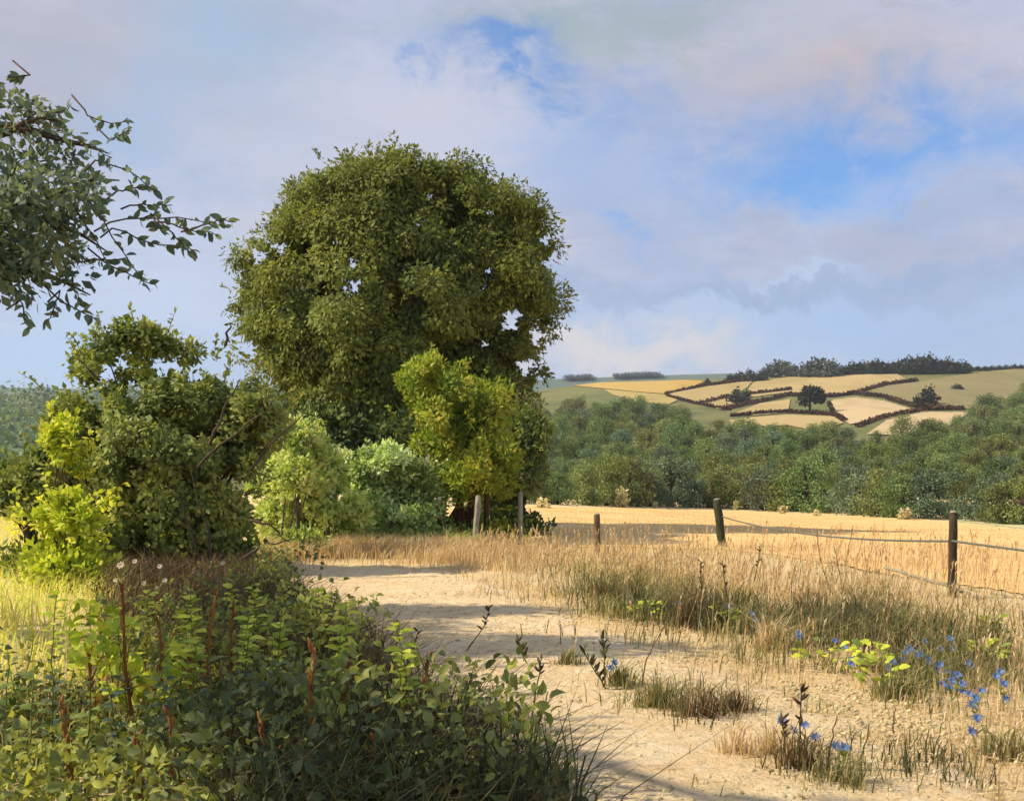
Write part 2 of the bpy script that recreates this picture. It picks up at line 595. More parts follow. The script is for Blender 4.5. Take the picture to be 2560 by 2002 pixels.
leaf_mat('wood_leaf_green', [(0.109, 0.158, 0.067), (0.173, 0.222, 0.079), (0.256, 0.298, 0.105)], 0.25, rnd=0.3)
leaf_mat('wood_leaf_olive', [(0.099, 0.136, 0.048), (0.157, 0.194, 0.059), (0.225, 0.262, 0.081)], 0.25, rnd=0.3)
leaf_mat('hilltop_leaf', [(0.020, 0.026, 0.018), (0.034, 0.040, 0.024), (0.050, 0.052, 0.028)], 0.15, rnd=0.3)
leaf_mat('hilltop_leaf_grey', [(0.060, 0.078, 0.068), (0.085, 0.105, 0.085), (0.110, 0.125, 0.098)], 0.15, rnd=0.2)
leaf_mat('haze_tinted_leaf', [(0.120, 0.180, 0.215), (0.150, 0.210, 0.240), (0.170, 0.230, 0.250)], 0.1, rnd=0.1)  # distance haze put into the blue of the leaf colour
leaf_mat('hedge_leaf', [(0.049, 0.021, 0.012), (0.076, 0.034, 0.016), (0.097, 0.051, 0.021)], 0.1, rnd=0.2)
leaf_mat('cream_leaf', [(0.40, 0.36, 0.18), (0.60, 0.54, 0.30), (0.70, 0.66, 0.42)], 0.3, rnd=0.1)
leaf_mat('straw_blade', [(0.378, 0.281, 0.141), (0.588, 0.437, 0.256), (0.714, 0.552, 0.358), (0.777, 0.645, 0.486)], 0.35, rnd=0)
leaf_mat('stubble_blade', [(0.42, 0.263, 0.108), (0.62, 0.42, 0.176), (0.72, 0.525, 0.27), (0.78, 0.63, 0.405)], 0.3, rnd=0)
leaf_mat('ochre_blade', [(0.391, 0.232, 0.112), (0.535, 0.359, 0.195), (0.638, 0.498, 0.316), (0.679, 0.602, 0.436)], 0.35, rnd=0)
leaf_mat('yellow_blade', [(0.467, 0.492, 0.098), (0.701, 0.651, 0.181), (0.8, 0.724, 0.262), (0.623, 0.782, 0.164)], 0.4, rnd=0)
leaf_mat('green_blade', [(0.086, 0.104, 0.043), (0.171, 0.178, 0.07), (0.297, 0.269, 0.117), (0.468, 0.386, 0.187)], 0.3, rnd=0)
leaf_mat('dark_blade', [(0.029, 0.037, 0.02), (0.057, 0.068, 0.032), (0.108, 0.114, 0.043), (0.172, 0.143, 0.064)], 0.25, rnd=0)
leaf_mat('brown_blade', [(0.060, 0.036, 0.018), (0.110, 0.070, 0.034), (0.170, 0.125, 0.060), (0.28, 0.21, 0.11)], 0.2, rnd=0)
leaf_mat('blue_petal', [(0.10, 0.17, 0.42), (0.14, 0.23, 0.48), (0.22, 0.31, 0.52)], 0.25, rnd=0.15)
leaf_mat('seed_brown', [(0.030, 0.020, 0.012), (0.055, 0.034, 0.020), (0.085, 0.050, 0.028)], 0.0, rnd=0.2)
leaf_mat('pale_petal', [(0.62, 0.46, 0.36), (0.70, 0.60, 0.45), (0.74, 0.72, 0.46)], 0.2, rnd=0.1)
bark_mat('bark', (0.045, 0.032, 0.022), (0.11, 0.08, 0.055))
bark_mat('red_bark', (0.060, 0.028, 0.016), (0.12, 0.062, 0.034))
bark_mat('pale_wood', (0.20, 0.19, 0.14), (0.34, 0.32, 0.24), 22)
bark_mat('brown_wood', (0.075, 0.048, 0.026), (0.15, 0.095, 0.05), 22)
bark_mat('mossy_wood', (0.022, 0.030, 0.016), (0.055, 0.065, 0.032), 20)
bark_mat('dark_wood', (0.028, 0.022, 0.014), (0.07, 0.05, 0.03), 20)
bark_mat('wire_metal', (0.085, 0.10, 0.085), (0.14, 0.15, 0.125), 30)
M = MATS


# ------------------------------------------------------------------ ground, path, fields, hill
def sheet(name, us, ds, mat, keep=None, lift=0.0, label=None):
    """land between the fans us (-1..1) and ds, as one mesh"""
    D, U = np.meshgrid(ds, us, indexing='ij')
    X = U * (26 + 0.95 * np.maximum(D, 0))
    Z = hz(X, D) + (lift(X, D) if callable(lift) else lift)
    v = np.stack([X, D, Z], -1).reshape(-1, 3)
    nd, nu = len(ds), len(us)
    i, j = np.meshgrid(np.arange(nd - 1), np.arange(nu - 1), indexing='ij')
    f = np.stack([i * nu + j, i * nu + j + 1, (i + 1) * nu + j + 1, (i + 1) * nu + j], -1).reshape(-1, 4)
    if keep is not None:
        f = f[keep(v[f].mean(1))]
        used = np.unique(f)
        re = np.zeros(len(v), int)
        re[used] = np.arange(len(used))
        v, f = v[used], re[f]
    mb = MB()
    mb.add(v, [f])
    return tag(link(name, mb.mesh(name, mat, True)), label, None, None, 'structure')


U1 = np.linspace(-1, 1, 261)
sheet('ground', U1, np.concatenate([np.arange(-24, 2, 2.0), np.arange(2, 30, 0.28), np.arange(30, 111, 1.0)]), M['meadow_soil'],
      label='dry straw coloured meadow ground')
sheet('hill', np.linspace(-1, 1, 301), np.concatenate([np.arange(110, 300, 4.0), np.arange(300, 700, 7.0), np.arange(700, 1300, 50.0)]), M['hill_turf'],
      label='rounded hill of scrub, fields and hedges on the right')

PATH = [(-5.2, 20.5), (-3.4, 19.6), (-2.2, 17.8), (-1.2, 15.2), (-0.35, 12.4), (0.25, 10.0), (0.75, 8.0), (1.15, 6.4), (1.4, 4.0), (1.5, 0.0), (1.4, -14)]


def path_dist(x, y):
    best = np.full(np.shape(x), 99.0)
    for (x1, y1), (x2, y2) in zip(PATH[:-1], PATH[1:]):
        dx, dy = x2 - x1, y2 - y1
        t = np.clip(((x - x1) * dx + (y - y1) * dy) / (dx * dx + dy * dy), 0, 1)
        best = np.minimum(best, np.hypot(x - x1 - t * dx, y - y1 - t * dy))
    return best


def path_w(x, y):
    return 1.25 + 0.5 * sstep(y, 12, 17) + 0.9 * (vnoise(x, y, 1.3, 11) - 0.5) + 0.5 * (vnoise(x, y, 0.4, 12) - 0.5)


sheet('path', np.linspace(-0.35, 0.35, 330), np.concatenate([np.arange(-14, 2, 0.5), np.arange(2, 22, 0.11)]), M['path_soil'],
      lambda c: path_dist(c[:, 0], c[:, 1]) < 1.1 * path_w(c[:, 0], c[:, 1]),
      lambda x, y: 0.035 - 0.09 * sstep(path_dist(x, y) / path_w(x, y), 0.72, 1.08), 'pale trodden earth path curving left behind the bushes')


def far_edge(px):
    return np.interp(px, [440, 480, 700, 850, 960, 1024], [504, 504.5, 509, 515.5, 522, 529])


def field_keep(c):
    px, py = project(c)
    near = np.interp(c[:, 0], [-3, 2, 5, 7.5, 40], [27.5, 27.0, 26.0, 14.0, 8.0]) + 1.2 * (vnoise(c[:, 0], c[:, 1], 2.0, 3) - 0.5)
    fx = np.interp(px, [-900, 430, 440], [0, 0, 1])
    return (py > far_edge(px)) & (c[:, 1] > near) & (c[:, 0] > -3.4)


sheet('stubble_field', np.linspace(-0.15, 0.9, 400), np.concatenate([np.arange(8, 30, 0.4), np.arange(30, 96, 0.5)]), M['stubble'], field_keep, 0.02,
      'golden stubble field behind the fence')
sheet('hay_field', np.linspace(0.3, 0.95, 200), np.arange(44, 96, 0.6), M['hay'],
      lambda c: (lambda q: (q[0] > 955) & (q[1] < far_edge(q[0]) - 1.0) & (q[1] > 501))(project(c)), 0.02, 'pale green hay field at the far right')

uv = lambda q: [(500 + 0.24 * a, 340 + 0.24 * b) for a, b in q]
HF = [('gold_crop', [(255, 182), (420, 172), (560, 158), (700, 160), (850, 168), (830, 182), (760, 205), (680, 221), (560, 212), (420, 198)], 'golden crop field along the hill skyline'),
      ('olive_crop', [(430, 202), (560, 214), (682, 224), (740, 247), (700, 268), (560, 252), (470, 225)], 'olive field under the golden crop'),
      ('straw_crop', [(695, 221), (860, 192), (1000, 172), (1050, 170), (1030, 195), (960, 236), (850, 262), (790, 252)], 'straw field left of the small round hill trees'),
      ('straw_crop', [(1035, 200), (1060, 172), (1200, 152), (1380, 135), (1640, 130), (1690, 160), (1600, 185), (1480, 218), (1370, 224), (1200, 215), (1040, 236)], 'long straw field under the hilltop wood'),
      ('straw_crop', [(855, 264), (945, 240), (970, 262), (920, 288)], 'small straw field between hedges'),
      ('straw_crop', [(985, 300), (1080, 262), (1210, 244), (1200, 298), (1060, 312)], 'small straw field left of the dark hill tree'),
      ('straw_crop', [(955, 330), (1060, 318), (1200, 308), (1390, 316), (1430, 342), (1330, 380), (1200, 352), (1080, 356), (968, 378)], 'pale straw field at the hill foot'),
      ('pale_crop', [(1370, 262), (1390, 246), (1480, 236), (1600, 250), (1725, 288), (1600, 318), (1460, 348), (1400, 312)], 'pale cut field right of the dark hill tree'),
      ('pale_crop', [(1530, 388), (1610, 332), (1760, 298), (1960, 298), (1880, 350), (1800, 385), (1680, 396)], 'pale sloping field low on the hill'),
      ('dull_pasture', [(1500, 215), (1620, 186), (1740, 172), (1940, 140), (2250, 105), (2250, 260), (2060, 285), (1900, 284), (1730, 268), (1600, 236)], 'dull olive pasture high on the right of the hill')]
for mname, poly, lab in HF:
    P_ = uv(poly)
    xs = [p[0] for p in P_]
    ulo = (min(xs) - HX) / F / 0.95 * 0.9
    uhi = (max(xs) - HX) / F / 0.95 * 1.02 + 0.02
    sheet('hill_field', np.linspace(ulo, uhi, 190), np.arange(160, 655, 2.6), M[mname],
          lambda c, P_=P_: (lambda q: inpoly(q[0], q[1], P_) & (c[:, 1] > 165))(project(c)), 0.35, lab)

mbp = MB()
mbp.add([(-2390, -55, -3), (2390, -55, -3), (2390, 2290, -3), (-2390, 2290, -3)], [[[0, 1, 2, 3]]])
tag(link('plain', mbp.mesh('plain', M['hill_turf'])), 'wide low plain under and beyond the hills', None, None, 'structure')
# a further ridge behind the hill that carries two groves
mbf = MB()
aa = np.linspace(-1500, 1500, 80)
prof = [(1000, 0), (1250, 1), (1600, 0.2)]
vv = np.array([[x, d, -3 + s * (118 + 10 * math.sin(x * 0.004))] for d, s in prof for x in aa])
ff = [[i * 80 + j, i * 80 + j + 1, (i + 1) * 80 + j + 1, (i + 1) * 80 + j] for i in range(2) for j in range(79)]
mbf.add(vv, [ff])
tag(link('far_hill', mbf.mesh('far_hill', M['far_turf'], True)), 'distant ridge carrying two blue groves', None, None, 'structure')


# ------------------------------------------------------------------ crowns
def clumpy(centres, radii, per, size, axis_bias=(0, 0, -0.3), ratio=0.5, spread=0.25, mb=None, tmean=0.5, tvar=0.28, flat=1.0, heart=None):
    """leaves on the shells of many clumps"""
    mb = mb or MB()
    n = len(centres)
    per = np.maximum(1, (per * np.broadcast_to(radii, (n,)) ** 2 / np.mean(np.asarray(radii) ** 2)).astype(int))
    ci = np.repeat(np.arange(n), per)
    m = len(ci)
    u = rand_unit(m)
    r = rng.random(m) ** 0.45
    rad = np.broadcast_to(radii, (n,))[ci][:, None]
    p = centres[ci] + u * rad * r[:, None] * np.array([[1, 1, flat]])
    ax = u * 0.7 + rand_unit(m) * 0.7 + np.asarray(axis_bias)
    ct = np.clip(rng.normal(tmean, tvar, n), 0, 1)
    t = np.clip(ct[ci] + rng.normal(0, 0.14, m), 0, 1)
    nr = u + rand_unit(m) * 0.7
    if heart is not None:                                  # leaves turn their faces out of the crown
        nr = u * 0.55 + unit(p - np.asarray(heart)) * 1.1 + rand_unit(m) * 0.55
        nr[:, 2] += 0.25
    leaves(mb, p, size * (1 + spread * rng.normal(size=m)).clip(0.4, 1.8), ax, ratio, 0.1, t, nr)
    return mb


def sil_points(poly, n, d, depth, edge=0.0, power=0.5, holes=()):
    """clump centres filling a crown whose outline is poly as seen from the path, rounded in depth"""
    poly = [(float(a), float(b)) for a, b in poly]
    x0, x1 = min(p[0] for p in poly), max(p[0] for p in poly)
    y0, y1 = min(p[1] for p in poly), max(p[1] for p in poly)
    out = []
    while len(out) < n:
        px, py = rng.uniform(x0, x1), rng.uniform(y0, y1)
        if not inpoly(px, py, poly):
            continue
        if any(((px - hx) / hr) ** 2 + ((py - hy) / hr) ** 2 < 1 for hx, hy, hr in holes):
            continue
        # half thickness grows with the distance to the outline
        best = 1e9
        for (ax, ay), (bx, by) in zip(poly, poly[1:] + poly[:1]):
            dx, dy = bx - ax, by - ay
            t = max(0, min(1, ((px - ax) * dx + (py - ay) * dy) / (dx * dx + dy * dy + 1e-9)))
            best = min(best, math.hypot(px - ax - t * dx, py - ay - t * dy))
        if best < edge:
            continue
        half = min(x1 - x0, y1 - y0) * 0.5
        w = depth * min(1.0, best / half) ** power
        out.append(pix(px, py, d + rng.uniform(-w, w)))
    return np.array(out)


def limbs(mb, base, ends, r0, sides=7, lean=0.3):
    base = np.asarray(base, float)
    for e in ends:
        e = np.asarray(e, float)
        b = base + np.array([0, 0, rng.uniform(0.15, 0.5) * (e[2] - base[2])])
        n = 7
        pts = curve_pts(b, e, np.array([rng.normal() * 0.2, rng.normal() * 0.2, lean * 0.5]), n, 0.05)
        tube(mb, pts, np.linspace(r0 * rng.uniform(0.35, 0.5), r0 * 0.07, n), sides)


def tree_thing(name, label, cat, base, mbs, group=None):
    """mbs: list of (part name, MB, material, kind); meshes hold world points, the empty stands at the base"""
    e = empty(name, base)
    tag(e, label, cat, group)
    for pn, mb, mat, kd in mbs:
        o = link(pn, mb.mesh(pn, mat, pn in ('trunk', 'stem', 'branch')), e)
        o.data.transform(__import__('mathutils').Matrix.Translation(-Vector(base)))
        if kd:
            o['kind'] = kd
    return e


def s2(q):
    return [(a * 0.46886, b * 0.46886) for a, b in q]


def boughs(centres, r, sub=13, rs=0.38):
    """each bough becomes a ball of smaller clumps"""
    r = np.broadcast_to(r, (len(centres),))
    ci = np.repeat(np.arange(len(centres)), sub)
    u = rand_unit(len(ci))
    u[:, 2] = np.where(u[:, 2] < -0.35, -u[:, 2], u[:, 2])
    c = centres[ci] + u * (r[ci] * rng.uniform(0.55, 0.9, len(ci)))[:, None]
    return c, r[ci] * rs * rng.uniform(0.7, 1.3, len(ci))


def sprays(mb, starts, dirs, length, nl, size, ratio=0.5, tmean=0.6, twig=None):
    """leafy shoots that break the outline"""
    n = len(starts)
    dirs = unit(dirs)
    L = np.broadcast_to(length, (n,)) * rng.uniform(0.5, 1.2, n)
    t = np.linspace(0.1, 1.0, nl)
    sag = np.array([0, 0, -0.25])
    P = starts[:, None, :] + dirs[:, None, :] * (L[:, None] * t[None, :])[..., None] + sag * (L[:, None] * t[None, :] ** 2)[..., None]
    p = P.reshape(-1, 3)
    ax = np.repeat(dirs, nl, 0) * 0.8 + rand_unit(n * nl) * 0.9
    tt = np.clip(np.repeat(rng.normal(tmean, 0.2, n), nl) + rng.normal(0, 0.12, n * nl), 0, 1)
    leaves(mb, p, size * rng.uniform(0.6, 1.2, n * nl), ax, ratio, 0.1, tt)
    if twig is not None:
        for a in range(n):
            tube(twig, P[a][[0, nl // 2, nl - 1]], [size * 0.06, size * 0.045, size * 0.03], 4)


def prune(mb, holes, rag=0.35):
    """thin the foliage to ragged gaps where the sky shows through"""
    out = MB()
    for v, f, t in zip(mb.v, mb.f, mb.t):
        q = v.reshape(-1, 4, 3)
        qx, qy = project(q.mean(1))
        ok = np.ones(len(q), bool)
        for a, b, r in holes:
            an = np.arctan2(qy - b, qx - a)
            rr = r * (1 + rag * np.sin(3 * an + a) + rag * 0.6 * np.sin(7 * an + b))
            ok &= (np.hypot(qx - a, qy - b) > rr) | (rng.random(len(q)) < 0.06)
        if ok.any():
            out.add(q[ok].reshape(-1, 3), [np.arange(ok.sum() * 4).reshape(-1, 4)], t[ok])
    return out


WD = 36.0
WIL = s2([(492, 760), (482, 690), (488, 620), (510, 560), (545, 500), (592, 440), (610, 390), (650, 345), (720, 322), (780, 305), (830, 292), (865, 320), (915, 332),
          (965, 345), (1015, 335), (1045, 375), (1080, 410), (1130, 412), (1150, 450), (1165, 500), (1200, 545), (1205, 600), (1225, 640), (1195, 690), (1180, 740),
          (1165, 800), (1160, 860), (1150, 930), (1090, 960), (1000, 980), (900, 970), (800, 965), (700, 960), (640, 900), (600, 850), (540, 810)])
WH = [(260, 256, 9), (280, 248, 8), (354, 262, 8), (355, 284, 9), (512, 317, 10), (509, 324, 9), (536, 335, 9), (485, 344, 7), (525, 366, 9), (552, 262, 10), (560, 275, 8),
      (545, 240, 7), (430, 196, 6), (490, 212, 6), (250, 350, 8), (238, 372, 9), (222, 360, 8), (310, 400, 7), (489, 270, 6), (540, 385, 8), (334, 242, 6)]
bc = sil_points([(a, b if b > 175 else 175 + (b - 175) * 0.75) for a, b in WIL], 230, WD, 4.8, 20.0, 0.6)
rim = []
for (ax_, ay_), (bx_, by_) in zip(WIL, WIL[1:] + WIL[:1]):
    m_ = max(1, int(math.hypot(bx_ - ax_, by_ - ay_) / 13))
    for t in np.linspace(0, 1, m_, endpoint=False):
        qx, qy = ax_ + (bx_ - ax_) * t, ay_ + (by_ - ay_) * t
        if qy < 400:                                           # boughs that round off the dome
            f_ = rng.uniform(22, 36) / math.hypot(qx - 402, qy - 330)
            rim.append(pix(qx + (402 - qx) * f_, qy + (330 - qy) * f_, WD + rng.uniform(-1.6, 1.6)))
bc = np.concatenate([bc, np.array(rim)])
cw, cr_ = boughs(bc, np.concatenate([rng.uniform(0.75, 1.35, len(bc) - len(rim)), rng.uniform(0.5, 0.85, len(rim))]), 11, 0.38)
hx_, hy_ = project(cw)
ok = np.ones(len(cw), bool)
for a_, b_, r_ in WH:
    ok &= ((hx_ - a_) ** 2 + (hy_ - b_) ** 2) > (r_ + 1) ** 2
cw, cr_ = cw[ok], cr_[ok]
mb = clumpy(cw, cr_, 120, 0.145, (0, 0, -0.5), 0.5, 0.3, None, 0.5, 0.17, 1.0, pix(402, 330, WD))
st_ = sil_points(WIL, 900, WD, 5.2, 3.0, 0.5, WH)
oc = pix(402, 330, WD)
sprays(mb, st_, unit(st_ - oc) + np.array([0.1, 0, 0.05]) + rand_unit(len(st_)) * 0.5, 0.5, 14, 0.15, 0.42, 0.5)
mb = prune(mb, [(a, b, r * (0.62 if 300 < a < 500 else 0.8)) for a, b, r in WH])
tm = MB()
wx = (400 - HX) / F * WD
wb = np.array([wx, WD, float(hz(wx, WD)) - 0.1])
tube(tm, curve_pts(wb, wb + [0.4, 0, 6.5], (0.2, 0, 0), 8, 0.06), np.linspace(0.6, 0.25, 8), 10)
limbs(tm, wb, [cw[i] for i in rng.choice(len(cw), 24, replace=False)], 0.5, 7, 1.0)
tree_thing('willow_tree', 'big rounded olive willow tree with ragged crown in the middle', 'tree', wb, [('crown', mb, M['willow_leaf'], 'stuff'), ('trunk', tm, M['bark'], None)])


def shrub(name, label, cat, poly, d, depth, nb, br, per, size, mat, tmean=0.5, stems=10, bark='bark', bias=(0, 0, 0.2), holes=(), ratio=0.52, r0=0.06, group=None, tvar=0.2,
          ns=60, sl=0.5, up=(0, 0, 0.5)):
    P_ = s2(poly)
    b_ = sil_points(P_, nb, d, depth, br * F / d * 0.55, 0.5)
    cc, cr = boughs(b_, br * rng.uniform(0.7, 1.25, len(b_)), 10, 0.42)
    qx, qy = project(cc)
    ok = np.ones(len(cc), bool)
    for a, b, r in holes:
        ok &= ((qx - a) ** 2 + (qy - b) ** 2) > (r + 3) ** 2
    cc, cr = cc[ok], cr[ok]
    mb_ = clumpy(cc, cr, per, size, bias, ratio, 0.3, None, tmean, tvar, 1.0, cc.mean(0) - [0, 0, 0.4])
    cx = sum(p[0] for p in P_) / len(P_)
    x = (cx - HX) / F * d
    b = np.array([x, d, float(hz(x, d)) - 0.03])
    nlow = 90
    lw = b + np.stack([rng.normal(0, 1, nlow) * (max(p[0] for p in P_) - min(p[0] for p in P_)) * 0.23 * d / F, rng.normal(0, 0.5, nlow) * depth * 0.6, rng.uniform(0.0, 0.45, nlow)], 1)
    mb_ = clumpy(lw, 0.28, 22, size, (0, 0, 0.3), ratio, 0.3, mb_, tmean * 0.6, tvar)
    tm_ = MB()
    if ns:
        st = sil_points(P_, ns, d, depth, 1.0, 0.5, holes)
        sprays(mb_, st, unit(st - (b + [0, 0, 0.9])) + np.asarray(up) + rand_unit(ns) * 0.35, sl, 11, size, ratio, tmean + 0.08, tm_)
    if holes:
        mb_ = prune(mb_, [(a, b, r * 0.8) for a, b, r in holes])
    for i in rng.choice(len(cc), min(stems, len(cc)), replace=False):
        b2 = b + np.array([rng.normal() * depth * 0.22, rng.normal() * 0.15, 0])
        tube(tm_, curve_pts(b2, cc[i], (0, 0, 0.15), 6, 0.03), np.linspace(r0, r0 * 0.2, 6), 5)
    return tree_thing(name, label, cat, b, [('crown', mb_, M[mat], 'stuff'), ('stem', tm_, M[bark], 'stuff')], group)


shrub('golden_shrub', 'golden yellow-green shrub in front of the willow, behind the pale post', 'shrub',
      [(845, 840), (880, 795), (930, 765), (965, 800), (1000, 785), (1060, 820), (1085, 870), (1075, 920), (1100, 970), (1090, 1030), (1060, 1080), (1030, 1140), (1010, 1165),
       (970, 1160), (940, 1080), (910, 1000), (880, 940), (820, 880)], 28.5, 1.7, 44, 0.55, 70, 0.13, 'golden_leaf', 0.55, 14, 'red_bark', (0.1, 0, 0.3), (), 0.5, 0.09, None, 0.22, 150, 0.7)
shrub('dark_thicket', 'dark shaded thicket under the willow crown', 'shrub', [(610, 850), (700, 860), (860, 870), (900, 960), (890, 1060), (760, 1060), (640, 1000), (620, 900)], 33, 1.6, 36, 0.7, 60, 0.17, 'elder_leaf', 0.15)
shrub('dark_thicket', 'dark thicket right of the golden shrub, at the willow foot', 'shrub', [(1080, 880), (1160, 860), (1165, 960), (1130, 1050), (1060, 1150), (1000, 1150), (1040, 1000)], 31.5, 1.6, 34, 0.6, 60, 0.16, 'elder_leaf', 0.25, ns=90, sl=0.8)
shrub('bright_shrub', 'bright lime-green shrub lit by sun behind the path', 'shrub', [(530, 1140), (545, 1040), (600, 930), (640, 900), (690, 930), (730, 1010), (780, 1060), (800, 1140), (700, 1150)], 26.5, 1.1, 44, 0.42, 70, 0.13, 'bright_leaf', 0.68, ns=90)
shrub('silver_shrub', 'grey-green shrub with silvery leaves left of the golden shrub', 'shrub', [(700, 970), (760, 960), (850, 950), (920, 980), (950, 1060), (970, 1150), (850, 1160), (790, 1150), (740, 1050)], 28.0, 1.0, 34, 0.42, 60, 0.13, 'silver_leaf', 0.4, ns=90)
shrub('young_shrub', 'small pale green shrub at the right edge of the elder bush', 'shrub', [(590, 950), (620, 890), (680, 920), (690, 980), (650, 1060), (600, 1060)], 23.5, 0.6, 16, 0.32, 60, 0.11, 'bright_leaf', 0.55, 6, r0=0.025)

# the elder bush on the left
ELD = [(80, 810), (125, 780), (170, 730), (240, 695), (300, 675), (380, 700), (420, 745), (480, 770), (560, 770), (610, 810), (630, 880), (600, 960), (560, 1030), (530, 1110), (530, 1210),
       (480, 1260), (400, 1260), (300, 1260), (190, 1240), (150, 1150), (130, 1050), (110, 960), (120, 880)]
EH = [(107, 374, 10), (133, 388, 9), (135, 396, 8), (95, 396, 10), (160, 368, 9), (175, 365, 8), (60, 372, 12), (195, 375, 9), (218, 372, 8), (75, 385, 8), (100, 410, 7), (235, 380, 8), (120, 362, 8)]
e_ = shrub('elder_bush', 'large dark green elder bush left of the path with sky gaps', 'bush', ELD, 19.5, 1.7, 92, 0.5, 100, 0.105, 'elder_leaf', 0.5, 16, 'red_bark', (0, 0, -0.1), EH, 0.62, 0.05, None, 0.22, 170, 0.6)
# its bare twigs
for a, b in (((195, 470), (275, 400)), ((250, 470), (300, 415)), ((210, 445), (240, 382)), ((100, 380), (75, 362)), ((225, 345), (232, 322)), ((250, 520), (290, 542)), ((240, 560), (295, 538)),
             ((205, 580), (175, 492)), ((215, 565), (190, 470))):
    tm = MB()
    tube(tm, curve_pts(pix(*a, 17.9), pix(*b, 17.75), (0.0, 0, 0.06), 7, 0.025), np.linspace(0.028, 0.008, 7), 5)
    link('twig', tm.mesh('twig', M['bark'], True, e_.location), e_)

# saplings on the far left
shrub('sapling', 'thin sapling with yellow-lime leaves beside the elder bush', 'sapling', [(85, 880), (120, 870), (190, 940), (200, 1010), (140, 1040), (100, 970)], 16.5, 0.3, 9, 0.16, 22, 0.10, 'lime_leaf', 0.55, 6, 'red_bark', (0, 0, 0.1), (), 0.6, 0.02, None, 0.2, 26, 0.35)
shrub('lime_bush', 'low yellow-lime bush at the foot of the elder on the left', 'bush', [(60, 1090), (110, 1050), (150, 1070), (220, 1060), (230, 1110), (160, 1170), (80, 1170)], 14.5, 0.4, 7, 0.17, 24, 0.10, 'lime_leaf', 0.55, 8, 'red_bark', (0, 0, 0.2), (), 0.6, 0.015, None, 0.2, 40, 0.4)
shrub('dark_sapling', 'dark green leafy shrub at the left edge under the hill', 'shrub', [(0, 1000), (60, 980), (130, 960), (190, 1000), (170, 1080), (60, 1100), (0, 1110)], 17.5, 0.6, 18, 0.3, 40, 0.11, 'elder_leaf', 0.45, 8, 'bark', ns=50)

# ------------------------------------------------------------------ distant trees
def proto_tree(name, mat, h, w, n, leaf, seed, trunk=True, shape=0):
    """unit prototypes, built at the origin, returned as (crown mesh, trunk mesh)"""
    k_ = 9
    u = rand_unit(k_)
    u[:, 2] = np.abs(u[:, 2]) * 1.25 - 0.45
    r = rng.uniform(0.55, 1.0, k_)
    b_ = u * r[:, None] * np.array([[w * 0.34, w * 0.34, h * 0.40]]) + np.array([[0, 0, h * 0.42]])
    b_[0] = (0, 0, h * 0.66)
    if shape == 1:
        b_[:, :2] *= (1.3 - 1.0 * (b_[:, 2:3] / h).clip(0, 1))
    if shape == 0:
        lo = np.stack([np.cos(np.arange(6) * 1.05) * w * 0.33, np.sin(np.arange(6) * 1.05) * w * 0.33, np.full(6, h * 0.13)], 1)
        b_ = np.concatenate([b_, lo, lo * [[0.5, 0.5, 0.5]] + [[0, 0, 0.0]]])
    c, cr = boughs(b_, w * rng.uniform(0.16, 0.26, len(b_)), 6, 0.5)
    mb_ = clumpy(c, cr, max(2, n // len(c)), leaf, (0, 0, 0.0), 0.7, 0.3, None, 0.5, 0.22)
    k_ = 4
    tm_ = MB()
    tube(tm_, curve_pts((0, 0, -0.3), (0.1, 0, h * 0.6), (0.1, 0, 0), 5), np.linspace(0.055, 0.02, 5) * w, 6)
    for i in range(4):
        tube(tm_, curve_pts((0.03, 0, h * 0.3), c[i], (0, 0, 0.1), 4), np.linspace(0.025, 0.008, 4) * w, 4)
    return mb_.mesh(name + '_crown', M[mat]), tm_.mesh(name + '_trunk', M['bark'], True)


def plant_tree(name, label, cat, group, meshes, loc, rz, sx, sz):
    e = empty(name, loc, rz)
    e.scale = (sx, sx, sz)
    tag(e, label, cat, group)
    link('crown', meshes[0], e)
    link('trunk', meshes[1], e)
    return e


WOOD = {'blue-green': [proto_tree('wood', 'wood_leaf_blue', 7, 8.2, 5200, 0.30, i) for i in range(3)],
        'mid green': [proto_tree('wood', 'wood_leaf_green', 7, 8.2, 5200, 0.30, i) for i in range(3)],
        'olive green': [proto_tree('wood', 'wood_leaf_olive', 7, 8.2, 5200, 0.30, i) for i in range(3)]}
ORD = ['first', 'second', 'third', 'fourth', 'fifth', 'sixth', 'seventh', 'eighth', 'ninth', 'tenth', 'eleventh', 'twelfth', 'thirteenth', 'fourteenth', 'fifteenth', 'sixteenth', 'seventeenth',
       'eighteenth', 'nineteenth', 'twentieth', 'twenty-first', 'twenty-second', 'twenty-third', 'twenty-fourth', 'twenty-fifth', 'twenty-sixth', 'twenty-seventh', 'twenty-eighth', 'twenty-ninth', 'thirtieth', 'thirty-first', 'thirty-second', 'thirty-third']


def wood_colour(px, py):
    v = rng.random()
    if px > 930 and py < 470:
        return 'mid green' if v < 0.6 else 'olive green'
    if py > 480:
        return 'blue-green' if v < 0.35 else ('mid green' if v < 0.8 else 'olive green')
    return 'blue-green' if v < 0.22 else ('mid green' if v < 0.65 else 'olive green')


